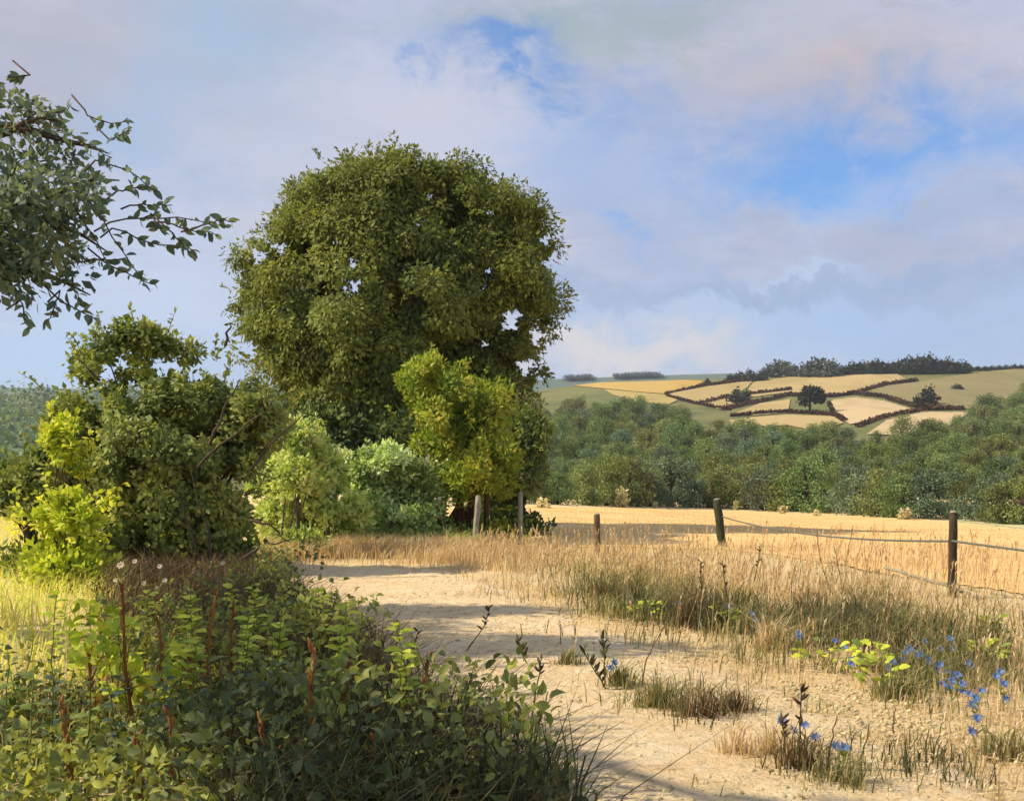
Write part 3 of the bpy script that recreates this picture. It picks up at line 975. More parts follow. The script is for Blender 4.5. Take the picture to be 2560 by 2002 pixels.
px = 470.0
i = 0
while px < 1060:
    c_ = wood_colour(px, 500)
    py = float(far_edge(min(px, 1024))) - 1.0 - (3 if px > 955 else 0)
    p = at(px, py)
    p[1] += 2.5
    p[2] = float(hz(p[0], p[1]))
    hpx = rng.uniform(26, 58)
    s = hpx / F * p[1] / 7.0
    plant_tree('wood_tree', '%s rounded tree, %s from the left along the wood front edge' % (c_, ORD[min(i, 32)]), 'tree', 'trees along the front edge of the wood',
               random.choice(WOOD[c_]), p, rng.random() * 6.28, s * rng.uniform(0.8, 1.05), s)
    px += rng.uniform(19, 30)
    i += 1
top = lambda q: np.interp(q, [470, 540, 600, 650, 700, 760, 820, 880, 930, 960, 1000, 1060], [418, 414, 414, 418, 434, 444, 440, 446, 440, 428, 408, 396])
py = 497.0
row = 0
while py > 398:
    px = 455 + (row % 2) * 12
    nth = 0
    step = 25 if py > 450 else 21
    while px < 1060:
        qx, qy = px + rng.uniform(-8, 8), py + rng.uniform(-3, 3)
        if qy > top(qx):
            c_ = wood_colour(qx, qy)
            p = at(qx, qy)
            hpx = rng.uniform(22, 38) * (0.7 + 0.3 * (qy - 400) / 100)
            s = hpx / F * p[1] / 7.0
            nth = nth + 1
            plant_tree('wood_tree', '%s tree in the %s row up the wooded slope, %s from the left' % (c_, ORD[row + 1], ORD[min(nth - 1, 32)]), 'tree', 'trees of the wood on the slope',
                       random.choice(WOOD[c_]), p, rng.random() * 6.28, s * rng.uniform(0.9, 1.3), s)
        px += step
    py -= 8.5 if py > 450 else 7.0
    row += 1

# cream-leaved bushes added for the pale dabs along the wood edge
cream = proto_tree('cream', 'cream_leaf', 1.6, 1.3, 260, 0.28, 0)
for (qx, qy, hp, w_), lab in zip([(543, 506, 13, 1.4), (622, 505, 24, 0.75), (655, 506, 8, 0.9), (736, 507, 12, 0.6), (783, 511, 10, 1.3), (817, 514, 8, 1.2), (905, 517, 14, 1.3)],
                                 ['low pale cream bush between the two pale posts and the wood', 'tall pale cream bush at the wood edge right of the short brown post', 'tiny pale bush beside the tall cream bush',
                                  'narrow pale bush just right of the leaning dark post top', 'pale cream bush in the middle of the wood edge', 'small pale bush right of the middle one', 'pale cream bush left of the far right post']):
    p = at(qx, qy)
    p[:2] *= 1 - 4.5 / p[1]
    p[2] = float(hz(p[0], p[1]))
    s = hp / F * p[1] / 1.6
    plant_tree('pale_bush', lab, 'bush', 'pale bushes along the wood edge', cream, p, rng.random() * 6, s * w_, s)

# hill trees, hilltop wood, far groves, hedges
HT = [proto_tree('hilltop', 'hilltop_leaf', 10, 10, 900, 1.2, i) for i in range(3)]
HTG = [proto_tree('hilltop', 'hilltop_leaf_grey', 10, 11, 900, 1.2, i) for i in range(2)]
HCONE = proto_tree('hilltop', 'hilltop_leaf', 10, 11, 1300, 1.1, 5, True, 1)


NTH = {}


def nth_label(label):
    """adds the place in the row, counted from the left"""
    NTH[label] = NTH.get(label, 0) + 1
    return '%s, %s from left' % (label, ORD[NTH[label] - 1])


def hill_tree(u, v, hpx, wr, meshes, label, group=None, back=0.0):
    qx, qy = 500 + 0.24 * u, 340 + 0.24 * v
    p = at(qx, qy)
    p[1] = min(p[1] + back, 655)
    p[0] = (qx - HX) / F * p[1]
    p[2] = float(hz(p[0], p[1])) - 0.4
    s = hpx / F * p[1] / 10.0
    return plant_tree('hill_tree', label, 'tree', group, meshes, p, rng.random() * 6.28, s * wr, s)


hill_tree(1290, 305, 31, 1.05, HCONE, 'big dark conical tree standing alone among the hill fields')
hill_tree(985, 258, 17, 1.2, HT[0], 'small round dark tree on the hedge left of the conical tree')
hill_tree(1020, 250, 12, 1.1, HT[1], 'little dark tree tucked beside the small round hill tree')
hill_tree(1780, 268, 21, 1.15, HT[1], 'brown-dark round tree where hedges meet on the right of the hill')
hill_tree(1740, 268, 12, 1.1, HT[2], 'low dark tree at the left of the brown-dark round hill tree')
hill_tree(1905, 205, 8, 1.6, HT[2], 'small low tree alone on the high dull pasture')
for u, h_ in ((865, 6), (960, 9), (1000, 12), (1040, 14), (1085, 11)):
    hill_tree(u, {865: 176}.get(u, 170), h_, 1.3, random.choice(HT), nth_label('small dark skyline tree at the left end of the hilltop'), 'cluster at the left end of the hilltop')
for k_, u in enumerate(range(1120, 1400, 36)):
    hill_tree(u, 152, 14 + 4 * math.sin(k_ * 1.3) + k_ * 0.5, 1.35, random.choice(HTG), nth_label('grey-green tree in the middle stretch of the hilltop wood'), 'grey-green stretch of the hilltop wood')
for k_, u in enumerate(range(1370, 1960, 27)):
    h_ = np.interp(u, [1370, 1480, 1560, 1640, 1700, 1790, 1860, 1950], [10, 16, 15, 16, 21, 21, 17, 12]) * rng.uniform(0.85, 1.15)
    hill_tree(u, np.interp(u, [1370, 1600, 1950], [146, 140, 136]), h_, 1.1, random.choice(HT), nth_label('dark tree in the close hilltop wood on the skyline'), 'dark hilltop wood on the skyline')
for k_, u in enumerate(range(1960, 2220, 30)):
    hill_tree(u, 128 - k_ * 1.5, 6, 1.6, random.choice(HT), nth_label('low dark bush in the thin right skyline hedge'), 'thin skyline hedge at the right end')
FT = [proto_tree('far', 'haze_tinted_leaf', 14, 17, 500, 2.4, i) for i in range(2)]
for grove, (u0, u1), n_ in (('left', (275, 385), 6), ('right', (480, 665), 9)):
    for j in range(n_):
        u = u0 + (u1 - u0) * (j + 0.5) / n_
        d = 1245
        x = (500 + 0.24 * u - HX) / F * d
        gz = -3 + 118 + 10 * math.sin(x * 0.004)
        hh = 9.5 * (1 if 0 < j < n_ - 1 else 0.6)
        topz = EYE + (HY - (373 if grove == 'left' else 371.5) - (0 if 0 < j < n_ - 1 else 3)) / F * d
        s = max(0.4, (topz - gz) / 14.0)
        plant_tree('grove_tree', nth_label('haze-tinted blue tree of the far %s grove on the horizon' % grove), 'tree', 'far %s grove on the horizon' % grove, random.choice(FT), (x, d, gz - 1), rng.random() * 6, max(0.75, s), s)

HEDGES = [([(690, 226), (780, 205), (860, 188), (1000, 174), (1050, 168)], 3.4, 'thin dark hedge below the left skyline cluster'),
          ([(700, 235), (800, 262), (900, 282), (960, 292)], 3.2, 'dark hedge running down the left side of the small straw field'),
          ([(840, 265), (960, 236), (1100, 221), (1215, 208)], 4.2, 'dark hedge leading up to the small round hill tree'),
          ([(925, 292), (1060, 264), (1200, 232), (1380, 238), (1480, 226), (1600, 188), (1740, 172)], 5.2, 'long dark hedge climbing past the conical tree to the skyline'),
          ([(965, 318), (1080, 310), (1200, 302), (1380, 312), (1440, 338)], 4.2, 'dark hedge below the conical tree'),
          ([(1480, 226), (1600, 240), (1720, 278), (1900, 290)], 5.0, 'dark hedge over the pale cut field on the hill'),
          ([(1490, 362), (1600, 322), (1760, 292), (1930, 290)], 4.2, 'dark hedge between the two pale hill fields'),
          ([(1370, 262), (1395, 310), (1440, 340)], 3.4, 'short dark hedge at the right foot of the conical tree')]
for pl, hp, lab in HEDGES:
    P_ = uv(pl)
    cs, rs = [], []
    for (xa, ya), (xb, yb) in zip(P_[:-1], P_[1:]):
        n_ = max(3, int(math.hypot(xb - xa, yb - ya) / 0.8))
        for t in np.linspace(0, 1, n_, endpoint=False):
            p = at(xa + (xb - xa) * t, ya + (yb - ya) * t)
            r_ = hp * 0.50 / F * p[1] * rng.uniform(0.5, 1.15)
            cs.append(p + [0, 0, r_ * 0.5])
            rs.append(r_)
    mb = clumpy(np.array(cs), np.array(rs), 30, 0.75, (0, 0, 0.1), 0.8, 0.3)
    e = empty('hill_hedge', tuple(cs[0] - [0, 0, rs[0] * 0.5]))
    tag(e, lab, 'hedge', 'hedges between the hill fields')
    o = link('foliage', mb.mesh('foliage', M['hedge_leaf'], False, e.location), e)
    o['kind'] = 'stuff'

# wooded slope at the far left, one mass
mb = MB()
cs = []
for _ in range(420):
    p = at(rng.uniform(-60, 330), rng.uniform(402, 486))
    cs.append(p + [0, 0, p[1] * 0.008])
cs = np.array(cs)
mb = clumpy(cs, 0.013 * cs[:, 1] + 1.0, 46, 1.6, (0, 0, 0), 0.8, 0.3)
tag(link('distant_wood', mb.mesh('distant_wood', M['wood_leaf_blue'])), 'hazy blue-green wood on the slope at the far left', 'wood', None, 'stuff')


# ------------------------------------------------------------------ fence
def post(label, mat, top, base, w, d=None, notch=False):
    pb = at(*base)
    d = d or pb[1]
    pb = np.array([(base[0] - HX) / F * d, d, float(hz((base[0] - HX) / F * d, d))])
    pt = pix(*top, d)
    e = empty('fence_post', pb)
    tag(e, label, 'fence post', 'fence posts along the field')
    mb_ = MB()
    n_ = 8
    pts = curve_pts(pb - [0, 0, 0.25], pt, (0.0, 0, 0), n_, 0.006)
    tube(mb_, pts, w * 0.5 * np.array([1.05, 1.05, 1.0, 1.02, 0.98, 1.0, 0.97, 0.9]), 9)
    o_ = link('shaft', mb_.mesh('shaft', mat, False, pb), e)
    mc = MB()
    ax = unit(pt - pb)
    tube(mc, [pt - ax * 0.004, pt + ax * 0.02, pt + ax * 0.03], [w * 0.46, w * 0.36, w * 0.12], 9)
    link('top_face', mc.mesh('top_face', M['pale_wood'] if mat.name != 'pale_wood' else mat, False, pb), e)
    for t in (0.45, 0.8):
        q = pb + (pt - pb) * t
        ms_ = MB()
        tube(ms_, [q + [0, -w * 0.42, -0.02], q + [0, -w * 0.56, -0.015], q + [0, -w * 0.56, 0.015], q + [0, -w * 0.42, 0.02]], 0.005, 5)
        link('staple', ms_.mesh('staple', M['wire_metal'], False, pb), e)
    return pb, pt


p1 = post('pale grey weathered post in front of the golden shrub base', M['pale_wood'], (478.5, 496), (474, 547), 0.145)
p2 = post('pale grey post standing in the willow shadow', M['pale_wood'], (520.5, 492), (520, 545), 0.13)
p3 = post('short brown split post, the middle one of the fence', M['brown_wood'], (597, 514), (597.5, 553), 0.15)
p4 = post('dark mossy post leaning left against the wood', M['mossy_wood'], (717, 499), (723.5, 547), 0.21)
p5 = post('tall dark post nearest the path at the right', M['dark_wood'], (953.5, 512), (952, 597), 0.115)
d6 = np.array([7.3, 4.6, float(hz(7.3, 4.6))])


def wire(label, pts, r=0.017):
    mb_ = MB()
    tube(mb_, pts, r, 6)
    e = tag(link('fence_wire', mb_.mesh('fence_wire', M['wire_metal'], True, pts[0])), label, 'wire', 'wires of the fence')
    e.location = pts[0]
    return e


w4 = pix(722, 516, p4[0][1] - 0.1)
w5 = pix(953, 540.5, p5[0][1] - 0.06)
w6 = d6 + [0, 0, 0.78]
wire('sagging upper fence wire from the leaning dark post to the right post', np.concatenate([curve_pts(w4, w5, (0, 0, -0.16), 24), curve_pts(w5, w6, (0, 0, -0.05), 12)[1:]]))
ra, rb = pix(884, 566.5, 15.7), pix(984, 598.5, 14.7)
e = empty('broken_rail', rb)
tag(e, 'thin grey broken rail slanting down across the foot of the right post', 'rail')
rm = MB()
tube(rm, curve_pts(ra, rb, (0, 0, 0.015), 14, 0.006), 0.022, 7)
link('rail', rm.mesh('rail', M['pale_wood'], False, rb), e)

# ------------------------------------------------------------------ grass
def scatter(n, x0, x1, y0, y1, keep):
    """random ground points, thinned by keep(x, y) in 0..1"""
    out = []
    tot = 0
    while tot < n:
        d = y0 * (y1 / y0) ** rng.random(n) if y0 > 0 else rng.uniform(y0, y1, n)
        x = rng.uniform(0, 1, n) * (x1 - x0) + x0
        k_ = keep(x, d) > rng.random(n)
        out.append(np.stack([x[k_], d[k_], hz(x[k_], d[k_])], 1))
        tot += k_.sum()
        if len(out) > 60:
            break
    return np.concatenate(out)[:n]


def grass(name, label, mat, p, h, w, lean=(0.12, 0, 0), tint=None, curl=0.35):
    mb_ = MB()
    blades(mb_, p, h, w, lean, tint, curl)
    return tag(link(name, mb_.mesh(name, M[mat])), label, 'grass', None, 'stuff')


def weed_zone(x, y):
    """1 inside the dark weedy bank on the lower left"""
    px = HX + F * x / y
    py = HY - F * (hz(x, y) - EYE) / y
    py0 = py
    py = py - np.interp(py, [560, 720, 800], [0.24, 0.22, 0.08]) * (py - 480)
    edge = np.interp(py, [560, 575, 600, 625, 660, 720, 790, 900, 1300], [262, 290, 325, 350, 400, 480, 545, 620, 700])
    return (px < edge) & (y < 19) & (py0 > np.interp(px, [0, 95, 125, 250, 265], [712, 700, 640, 612, 590]))


def lin_noise(x, y, s, seed):
    return vnoise(x, y, s, seed)


# pale straw meadow on the right of the path
def k_meadow(x, y):
    pd = path_dist(x, y)
    pn = sstep(lin_noise(x, y, 1.6, 21), 0.25, 0.7)
    off = sstep(pd, 0.6, 3.4)
    return np.where(weed_zone(x, y), 0, (0.06 + 0.94 * off) * (0.25 + 0.75 * pn)) * (np.abs(x) < 0.55 * y + 1)


p = scatter(20000, -3, 16, 4.0, 27, k_meadow)
grass('dry_grass', 'pale dry straw grass over the meadow right of the path', 'straw_blade', p, rng.uniform(0.07, 0.30, len(p)) * (0.45 + 0.75 * sstep(path_dist(p[:, 0], p[:, 1]), 1.5, 4.5)), 0.0045, (0.10, 0, 0))


def k_ochre(x, y):
    px = HX + F * x / y
    py = HY - F * (hz(x, y) - EYE) / y
    band = np.exp(-((py - np.interp(px, [250, 400, 480, 560], [553, 553, 556, 560])) / 8) ** 2)
    return band * (0.2 + 0.8 * sstep(vnoise(x, y, 1.2, 33), 0.3, 0.7)) * (px > 262) * (1 - 0.97 * sstep(px, 450, 580)) * (px < 1050)


p = scatter(8000, -7, 10, 14.0, 30, k_ochre)
grass('ochre_grass', 'tall ochre grass fringe along the shrubs behind the path', 'ochre_blade', p, rng.uniform(0.2, 0.55, len(p)), 0.008, (0.12, 0, 0))


def k_fence(x, y):
    px = HX + F * x / y
    py = HY - F * (hz(x, y) - EYE) / y
    band = np.exp(-((py - np.interp(px, [450, 560, 800, 1024], [560, 572, 600, 634])) / 17) ** 2)
    return band * (0.04 + 0.96 * sstep(vnoise(x, y, 1.1, 35), 0.4, 0.8)) * (px > 455) * (px < 1060)


p = scatter(3600, -2, 10, 9.0, 28, k_fence)
grass('fence_grass', 'pale seeding grass along the line of the fence', 'straw_blade', p, rng.uniform(0.08, 0.36, len(p)) * np.interp(p[:, 1], [10, 16, 26], [1.0, 0.85, 0.6]), 0.0065, (0.12, 0, 0))


def k_green(x, y):
    px = HX + F * x / y
    py = HY - F * (hz(x, y) - EYE) / y
    a = np.exp(-((px - 655) / 75) ** 2 - ((py - 606) / 22) ** 2) + 1.5 * np.exp(-((px - 895) / 100) ** 2 - ((py - 660) / 34) ** 2) + 0.7 * np.exp(-((px - 830) / 70) ** 2 - ((py - 620) / 22) ** 2)
    a = a + 0.5 * np.exp(-((px - 690) / 55) ** 2 - ((py - 705) / 18) ** 2) + 0.45 * np.exp(-((px - 840) / 80) ** 2 - ((py - 770) / 20) ** 2) + 0.3 * np.exp(-((px - 620) / 60) ** 2 - ((py - 570) / 14) ** 2)
    return np.clip(a, 0, 1) * sstep(0.6 * vnoise(x, y, 0.9, 41) + 0.4 * vnoise(x, y, 0.3, 44), 0.42, 0.68)


p = scatter(9500, -1, 9, 4.2, 24, k_green)
grass('green_grass', 'grey-green grass and stalks among the straw on the right', 'green_blade', p, rng.uniform(0.08, 0.40, len(p)) * (0.5 + 0.5 * sstep(p[:, 1], 6, 11)), 0.0028 + 0.00026 * p[:, 1], (0.08, 0, 0))


def k_brown(x, y):
    px = HX + F * x / y
    py = HY - F * (hz(x, y) - EYE) / y
    a = np.exp(-((px - 690) / 40) ** 2 - ((py - 612) / 14) ** 2) + np.exp(-((px - 840) / 60) ** 2 - ((py - 632) / 18) ** 2) + 0.8 * np.exp(-((px - 700) / 40) ** 2 - ((py - 712) / 12) ** 2)
    a = a + 0.7 * np.exp(-((px - 955) / 60) ** 2 - ((py - 655) / 26) ** 2) + 0.8 * np.exp(-((px - 815) / 50) ** 2 - ((py - 770) / 14) ** 2) + 0.5 * np.exp(-((px - 960) / 60) ** 2 - ((py - 770) / 20) ** 2)
    a = a + 0.4 * np.exp(-((px - 610) / 45) ** 2 - ((py - 598) / 10) ** 2)
    return np.clip(a, 0, 1) * sstep(0.55 * vnoise(x, y, 0.55, 43) + 0.45 * vnoise(x, y, 0.22, 45), 0.45, 0.7)


p = scatter(3600, -1, 9, 4.2, 20, k_brown)
grass('dark_weeds_and_shade', 'dark olive and brown weeds doubling as shadow in ragged patches over the meadow', 'dark_blade', p, rng.uniform(0.10, 0.5, len(p)) * (0.5 + 0.5 * sstep(p[:, 1], 6, 11)), 0.0025 + 0.00026 * p[:, 1], (0.1, 0, 0))  # dark blades are weeds and also stand in for shadow patches
# seeding stems over the pale grass
p = scatter(1100, -2, 10, 6.0, 27, lambda x, y: np.clip(k_fence(x, y) + 0.25 * k_meadow(x, y), 0, 1) * (HX + F * x / y > 470))
mb = MB()
h_ = rng.uniform(0.3, 0.62, len(p))
ln_ = rng.normal(0, 0.12, (len(p), 3)) * [1, 1, 0] + [0.1, 0, 0]
wd_ = 0.0016 + 0.00016 * p[:, 1]
for k_ in range(5):
    leaves(mb, p + (ln_ + [0, 0, 1]) * (h_ * (0.82 + 0.05 * k_))[:, None], 0.03 + 0.002 * p[:, 1], ln_ + rand_unit(len(p)) * 0.35 + [0, 0, 1], 0.3)
side_ = np.stack([wd_, np.zeros(len(p)), np.zeros(len(p))], 1)
tipp = p + (ln_ + [0, 0, 1]) * h_[:, None]
mb.add(np.stack([p - side_, p + side_, tipp + side_ * 0.5, tipp - side_ * 0.5], 1).reshape(-1, 3), [np.arange(len(p) * 4).reshape(-1, 4)], rng.random(len(p)))
tag(link('seed_grass', mb.mesh('seed_grass', M['ochre_blade'])), 'thin seeding grass stems standing over the pale meadow', 'grass', None, 'stuff')


def k_stub(x, y):
    px = HX + F * x / y
    py = HY - F * (hz(x, y) - EYE) / y
    near = np.interp(x, [-3, 2, 5, 7.5, 40], [27.5, 27.0, 26.0, 14.0, 8.0])
    return (px > 440) * (px < 1070) * (py > far_edge(px) + 1) * (y > near - 2.5) * (x > -3) * (0.3 + 0.7 * vnoise(x, y, 2.5, 66)) * np.clip((y / 45) ** 1.5, 0, 1)


p = scatter(20000, -3, 34, 12.0, 82, k_stub)
p[:, 1] = np.round((p[:, 1] - 0.35 * p[:, 0]) / 0.42) * 0.42 + 0.35 * p[:, 0] + rng.normal(0, 0.035, len(p))   # drilled rows
p[:, 2] = hz(p[:, 0], p[:, 1])
grass('stubble', 'cut golden stubble standing in drilled rows', 'stubble_blade', p, rng.uniform(0.04, 0.10, len(p)), 0.003 + 0.0002 * p[:, 1], (0.05, 0, 0), None, 0.2)


def k_yellow(x, y):
    px = HX + F * x / y
    py = HY - F * (hz(x, y) - EYE) / y
    return (px < np.interp(py, [535, 640, 720], [105, 125, 60]) + 20 * vnoise(x, y, 1, 5)) * (py > 506) * (py < 720) * 1.0


p = scatter(34000, -24, -3, 7.0, 48, k_yellow)
grass('yellow_grass', 'sunlit yellow-green grass at the far left', 'yellow_blade', p, rng.uniform(0.15, 0.5, len(p)), 0.008, (0.1, 0, 0))


def k_shrubfoot(x, y):
    px = HX + F * x / y
    py = HY - F * (hz(x, y) - EYE) / y
    return (px > 250) * (px < 480) * np.exp(-((py - 540) / 6) ** 2)


p = scatter(9000, -8, 0, 22, 33, k_shrubfoot)
grass('verge_grass', 'pale green grass at the feet of the shrubs behind the path', 'bright_leaf', p, rng.uniform(0.2, 0.6, len(p)), 0.010, (0.05, 0, 0))

p = scatter(9000, -6, 9, 4.0, 21, lambda x, y: (path_dist(x, y) < 3.2) * (0.15 + 0.85 * sstep(vnoise(x, y, 0.8, 91), 0.35, 0.8)) * ~weed_zone(x, y))
mb = MB()
an = rng.random(len(p)) * 6.28
leaves(mb, p + [0, 0, 0.04], rng.uniform(0.04, 0.14, len(p)), np.stack([np.cos(an), np.sin(an), rng.normal(0, 0.08, len(p))], 1), 0.10, 0.1, None, np.tile([[0, 0, 1.0]], (len(p), 1)) + rand_unit(len(p)) * 0.4)
tag(link('straw_litter', mb.mesh('straw_litter', M['straw_blade'])), 'broken straw lying on the path', 'litter', None, 'stuff')
p = scatter(3600, -6, 7, 4.0, 18, lambda x, y: (path_dist(x, y) < 2.0) * (0.1 + 0.9 * sstep(vnoise(x, y, 0.9, 95), 0.4, 0.8)) * ~weed_zone(x, y))
mb = MB()
ico = np.array([(1, 0, 0), (0, 1, 0), (-1, 0, 0), (0, -1, 0), (0, 0, 1), (0, 0, -1)], float)
tri = np.array([(0, 1, 4), (1, 2, 4), (2, 3, 4), (3, 0, 4), (1, 0, 5), (2, 1, 5), (3, 2, 5), (0, 3, 5)])
n_ = len(p)
sz = (0.008 + 0.02 * rng.random(n_) ** 3)[:, None, None]
v = p[:, None, :] + ico[None] * sz * rng.uniform(0.6, 1.3, (n_, 6, 3)) * np.array([1, 1, 0.7]) + [0, 0, 0.034]
mb.add(v.reshape(-1, 3), [(np.arange(n_)[:, None, None] * 6 + tri[None]).reshape(-1, 3)], np.repeat(rng.random(n_), 8))
tag(link('pebbles', mb.mesh('pebbles', M['cream_leaf'])), 'small pale pebbles and clods scattered over the path', 'pebbles', None, 'stuff')
p = scatter(5000, -4, 9, 4.0, 21, lambda x, y: np.exp(-((path_dist(x, y) - 1.6) / 0.7) ** 2) * sstep(vnoise(x, y, 0.6, 97), 0.3, 0.7) * ~weed_zone(x, y))
grass('verge_tufts', 'low bent dry grass along the broken edge of the path', 'straw_blade', p, rng.uniform(0.03, 0.14, len(p)), 0.004, (0.25, 0, 0), None, 0.6)

def k_russet(x, y):
    px = HX + F * x / y
    py = HY - F * (hz(x, y) - EYE) / y
    return (px > 100) * (px < np.interp(py, [560, 590, 640], [262, 285, 300])) * (py > 562) * (py < 645) * (0.3 + 0.7 * vnoise(x, y, 0.8, 58))


p = scatter(9000, -9, -1, 10.0, 21, k_russet)
grass('russet_shadow_stems', 'russet brown dead stems standing in for shadow at the foot of the elder', 'brown_blade', p, rng.uniform(0.15, 0.6, len(p)), 0.008, (0.05, 0, 0))  # brown band stands in for the reddish shadow under the elder
# the dark bank of weeds on the lower left
p = scatter(2400, -9, 1.2, 5.2, 18.5, lambda x, y: weed_zone(x, y) * (HX + F * x / y > 200) * (0.1 + 0.9 * sstep(vnoise(x, y, 0.7, 55), 0.4, 0.8)))
grass('dead_grass', 'brown dead stalks standing in the weedy bank', 'brown_blade', p, rng.uniform(0.35, 0.85, len(p)), 0.006, (0.08, 0, 0))
p = scatter(17000, -9, 1.2, 3.6, 18.5, lambda x, y: weed_zone(x, y) * (0.15 + 0.85 * sstep(vnoise(x, y, 0.9, 51), 0.3, 0.7)))
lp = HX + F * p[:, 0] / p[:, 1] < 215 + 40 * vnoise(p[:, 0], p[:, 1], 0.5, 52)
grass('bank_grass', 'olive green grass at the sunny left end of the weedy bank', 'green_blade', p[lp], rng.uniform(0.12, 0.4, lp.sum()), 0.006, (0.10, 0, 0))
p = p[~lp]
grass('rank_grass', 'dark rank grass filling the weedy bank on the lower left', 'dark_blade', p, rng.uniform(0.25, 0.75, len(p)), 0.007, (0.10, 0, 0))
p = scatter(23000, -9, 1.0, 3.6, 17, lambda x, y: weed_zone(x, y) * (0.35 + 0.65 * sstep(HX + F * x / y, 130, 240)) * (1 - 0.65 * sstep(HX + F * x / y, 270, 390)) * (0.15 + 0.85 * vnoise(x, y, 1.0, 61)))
mb = MB()
q = p + np.stack([np.zeros(len(p)), np.zeros(len(p)), rng.random(len(p)) ** 0.7 * (0.12 + 0.62 * sstep(vnoise(p[:, 0], p[:, 1], 0.9, 62), 0.2, 0.8))], 1)
ovals(mb, q, rng.uniform(0.03, 0.085, len(q)), rand_unit(len(q)) + [0, 0, 0.3], 0.6, np.clip(vnoise(p[:, 0], p[:, 1], 0.7, 63) * 0.9 + rng.normal(0, 0.18, len(p)), 0, 1), rand_unit(len(q)) + [0, -0.3, 0.9])
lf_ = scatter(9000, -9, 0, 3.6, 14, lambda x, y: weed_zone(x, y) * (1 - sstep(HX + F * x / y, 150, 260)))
mbl = MB()
ql = lf_ + np.stack([np.zeros(len(lf_)), np.zeros(len(lf_)), rng.random(len(lf_)) ** 0.6 * (0.15 + 0.5 * vnoise(lf_[:, 0], lf_[:, 1], 0.9, 62))], 1)
ovals(mbl, ql, rng.uniform(0.03, 0.08, len(ql)), rand_unit(len(ql)) + [0, 0, 0.3], 0.6, np.clip(vnoise(lf_[:, 0], lf_[:, 1], 0.6, 67) + rng.normal(0, 0.2, len(ql)), 0, 1), rand_unit(len(ql)) + [-0.4, -0.3, 0.8])
tag(link('sun_tinted_undergrowth', mbl.mesh('sun_tinted_undergrowth', M['sun_tinted_leaf'])), 'undergrowth with sunlight put into its lighter yellow-green leaves, left end of the bank', 'undergrowth', None, 'stuff')
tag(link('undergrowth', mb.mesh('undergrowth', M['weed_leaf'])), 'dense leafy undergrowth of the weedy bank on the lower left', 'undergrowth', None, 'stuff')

# ------------------------------------------------------------------ single leaves and plants with parts
def leaf_mesh(name, mat, ratio=0.5, fold=0.10, tint=0.5, teeth=False):
    """one leaf of length 1 along +X, facing +Z, with a folded midrib and a drooping tip"""
    xs = [0.0, 0.18, 0.42, 0.68, 0.88, 1.0]
    ws = [0.03, 0.36, 0.5, 0.40, 0.20, 0.0]
    v, f = [], []
    for x, w in zip(xs, ws):
        z = 0.10 * math.sin(x * 2.6) - 0.12 * x * x
        k = 0.85 if teeth and x in (0.42, 0.88) else 1.0
        v += [(x, -w * ratio * k, z + fold * w), (x, 0, z - 0.01), (x, w * ratio * k, z + fold * w)]
    for i in range(5):
        a = i * 3
        f += [[a, a + 3, a + 4, a + 1], [a + 1, a + 4, a + 5, a + 2]]
    mb_ = MB()
    mb_.add(v, [f], tint)
    return mb_.mesh(name, M[mat], True)


from mathutils import Matrix


def put_leaf(parent, name, me, pos, axis, normal, size, base, wide=1.0):
    ax = Vector(axis).normalized()
    nz = Vector(normal)
    sy = nz.cross(ax)
    if sy.length < 1e-4:
        sy = Vector((0, 1, 0)).cross(ax)
    sy.normalize()
    nz = ax.cross(sy)
    o = bpy.data.objects.new(name, me)
    C.objects.link(o)
    o.parent = parent
    m = Matrix((ax, sy * wide, nz)).transposed() * size
    o.matrix_basis = Matrix.Translation(Vector(pos) - Vector(base)) @ m.to_4x4()
    return o


def leafset(name, mat, ratio, n=3, teeth=False):
    return [leaf_mesh(name, mat, ratio * random.uniform(0.85, 1.15), 0.1, (i + 0.5) / n, teeth) for i in range(n)]


LF = {'weed': leafset('leaf', 'weed_leaf', 0.62, 4), 'blue': leafset('leaf', 'weed_leaf_blue', 0.7), 'green': leafset('leaf', 'weed_leaf_green', 0.62), 'lime': leafset('leaf', 'lime_leaf', 0.75, 4, True),
      'orange': leafset('leaf', 'orange_leaf', 0.5), 'oak': leafset('leaf', 'oak_leaf', 0.55, 4), 'petal': leafset('petal', 'blue_petal', 0.6), 'pale': leafset('petal', 'pale_petal', 0.7),
      'straw': leafset('leaf', 'straw_blade', 0.22, 4), 'dark': leafset('leaf', 'dark_blade', 0.30, 4), 'rust': leafset('leaf', 'dock_stem', 0.34, 3)}


def seed_mesh(mat, t):
    mb_ = MB()
    tube(mb_, [(0, 0, 0), (0, 0, 0.3), (0, 0, 0.7), (0, 0, 1.0)], [0.08, 0.17, 0.14, 0.03], 6, t)
    return mb_.mesh('seed_head', M[mat], True)


SEED = [seed_mesh('seed_brown', 0.2), seed_mesh('seed_brown', 0.8)]
RUST = [seed_mesh('dock_stem', 0.2), seed_mesh('dock_stem', 0.5), seed_mesh('dock_stem', 0.9)]
STRAWS = [seed_mesh('ochre_blade', 0.3), seed_mesh('ochre_blade', 0.8)]


def put_seed(parent, me, pos, axis, size, base):
    o = bpy.data.objects.new('seed_head', me)
    C.objects.link(o)
    o.parent = parent
    q = Vector(axis).to_track_quat('Z', 'Y').to_matrix().to_4x4()
    o.matrix_basis = Matrix.Translation(Vector(pos) - Vector(base)) @ q @ Matrix.Scale(size, 4)
    return o


def foot(px, py):
    return at(px, py)


def stem_between(parent, base, a, b, bend, r, mat, n=8, name='stem'):
    mb_ = MB()
    pts = curve_pts(a, b, bend, n, 0.004)
    tube(mb_, pts, np.linspace(r, r * 0.45, n), 6, 0.5)
    link(name, mb_.mesh(name, M[mat], True, base), parent)
    return pts


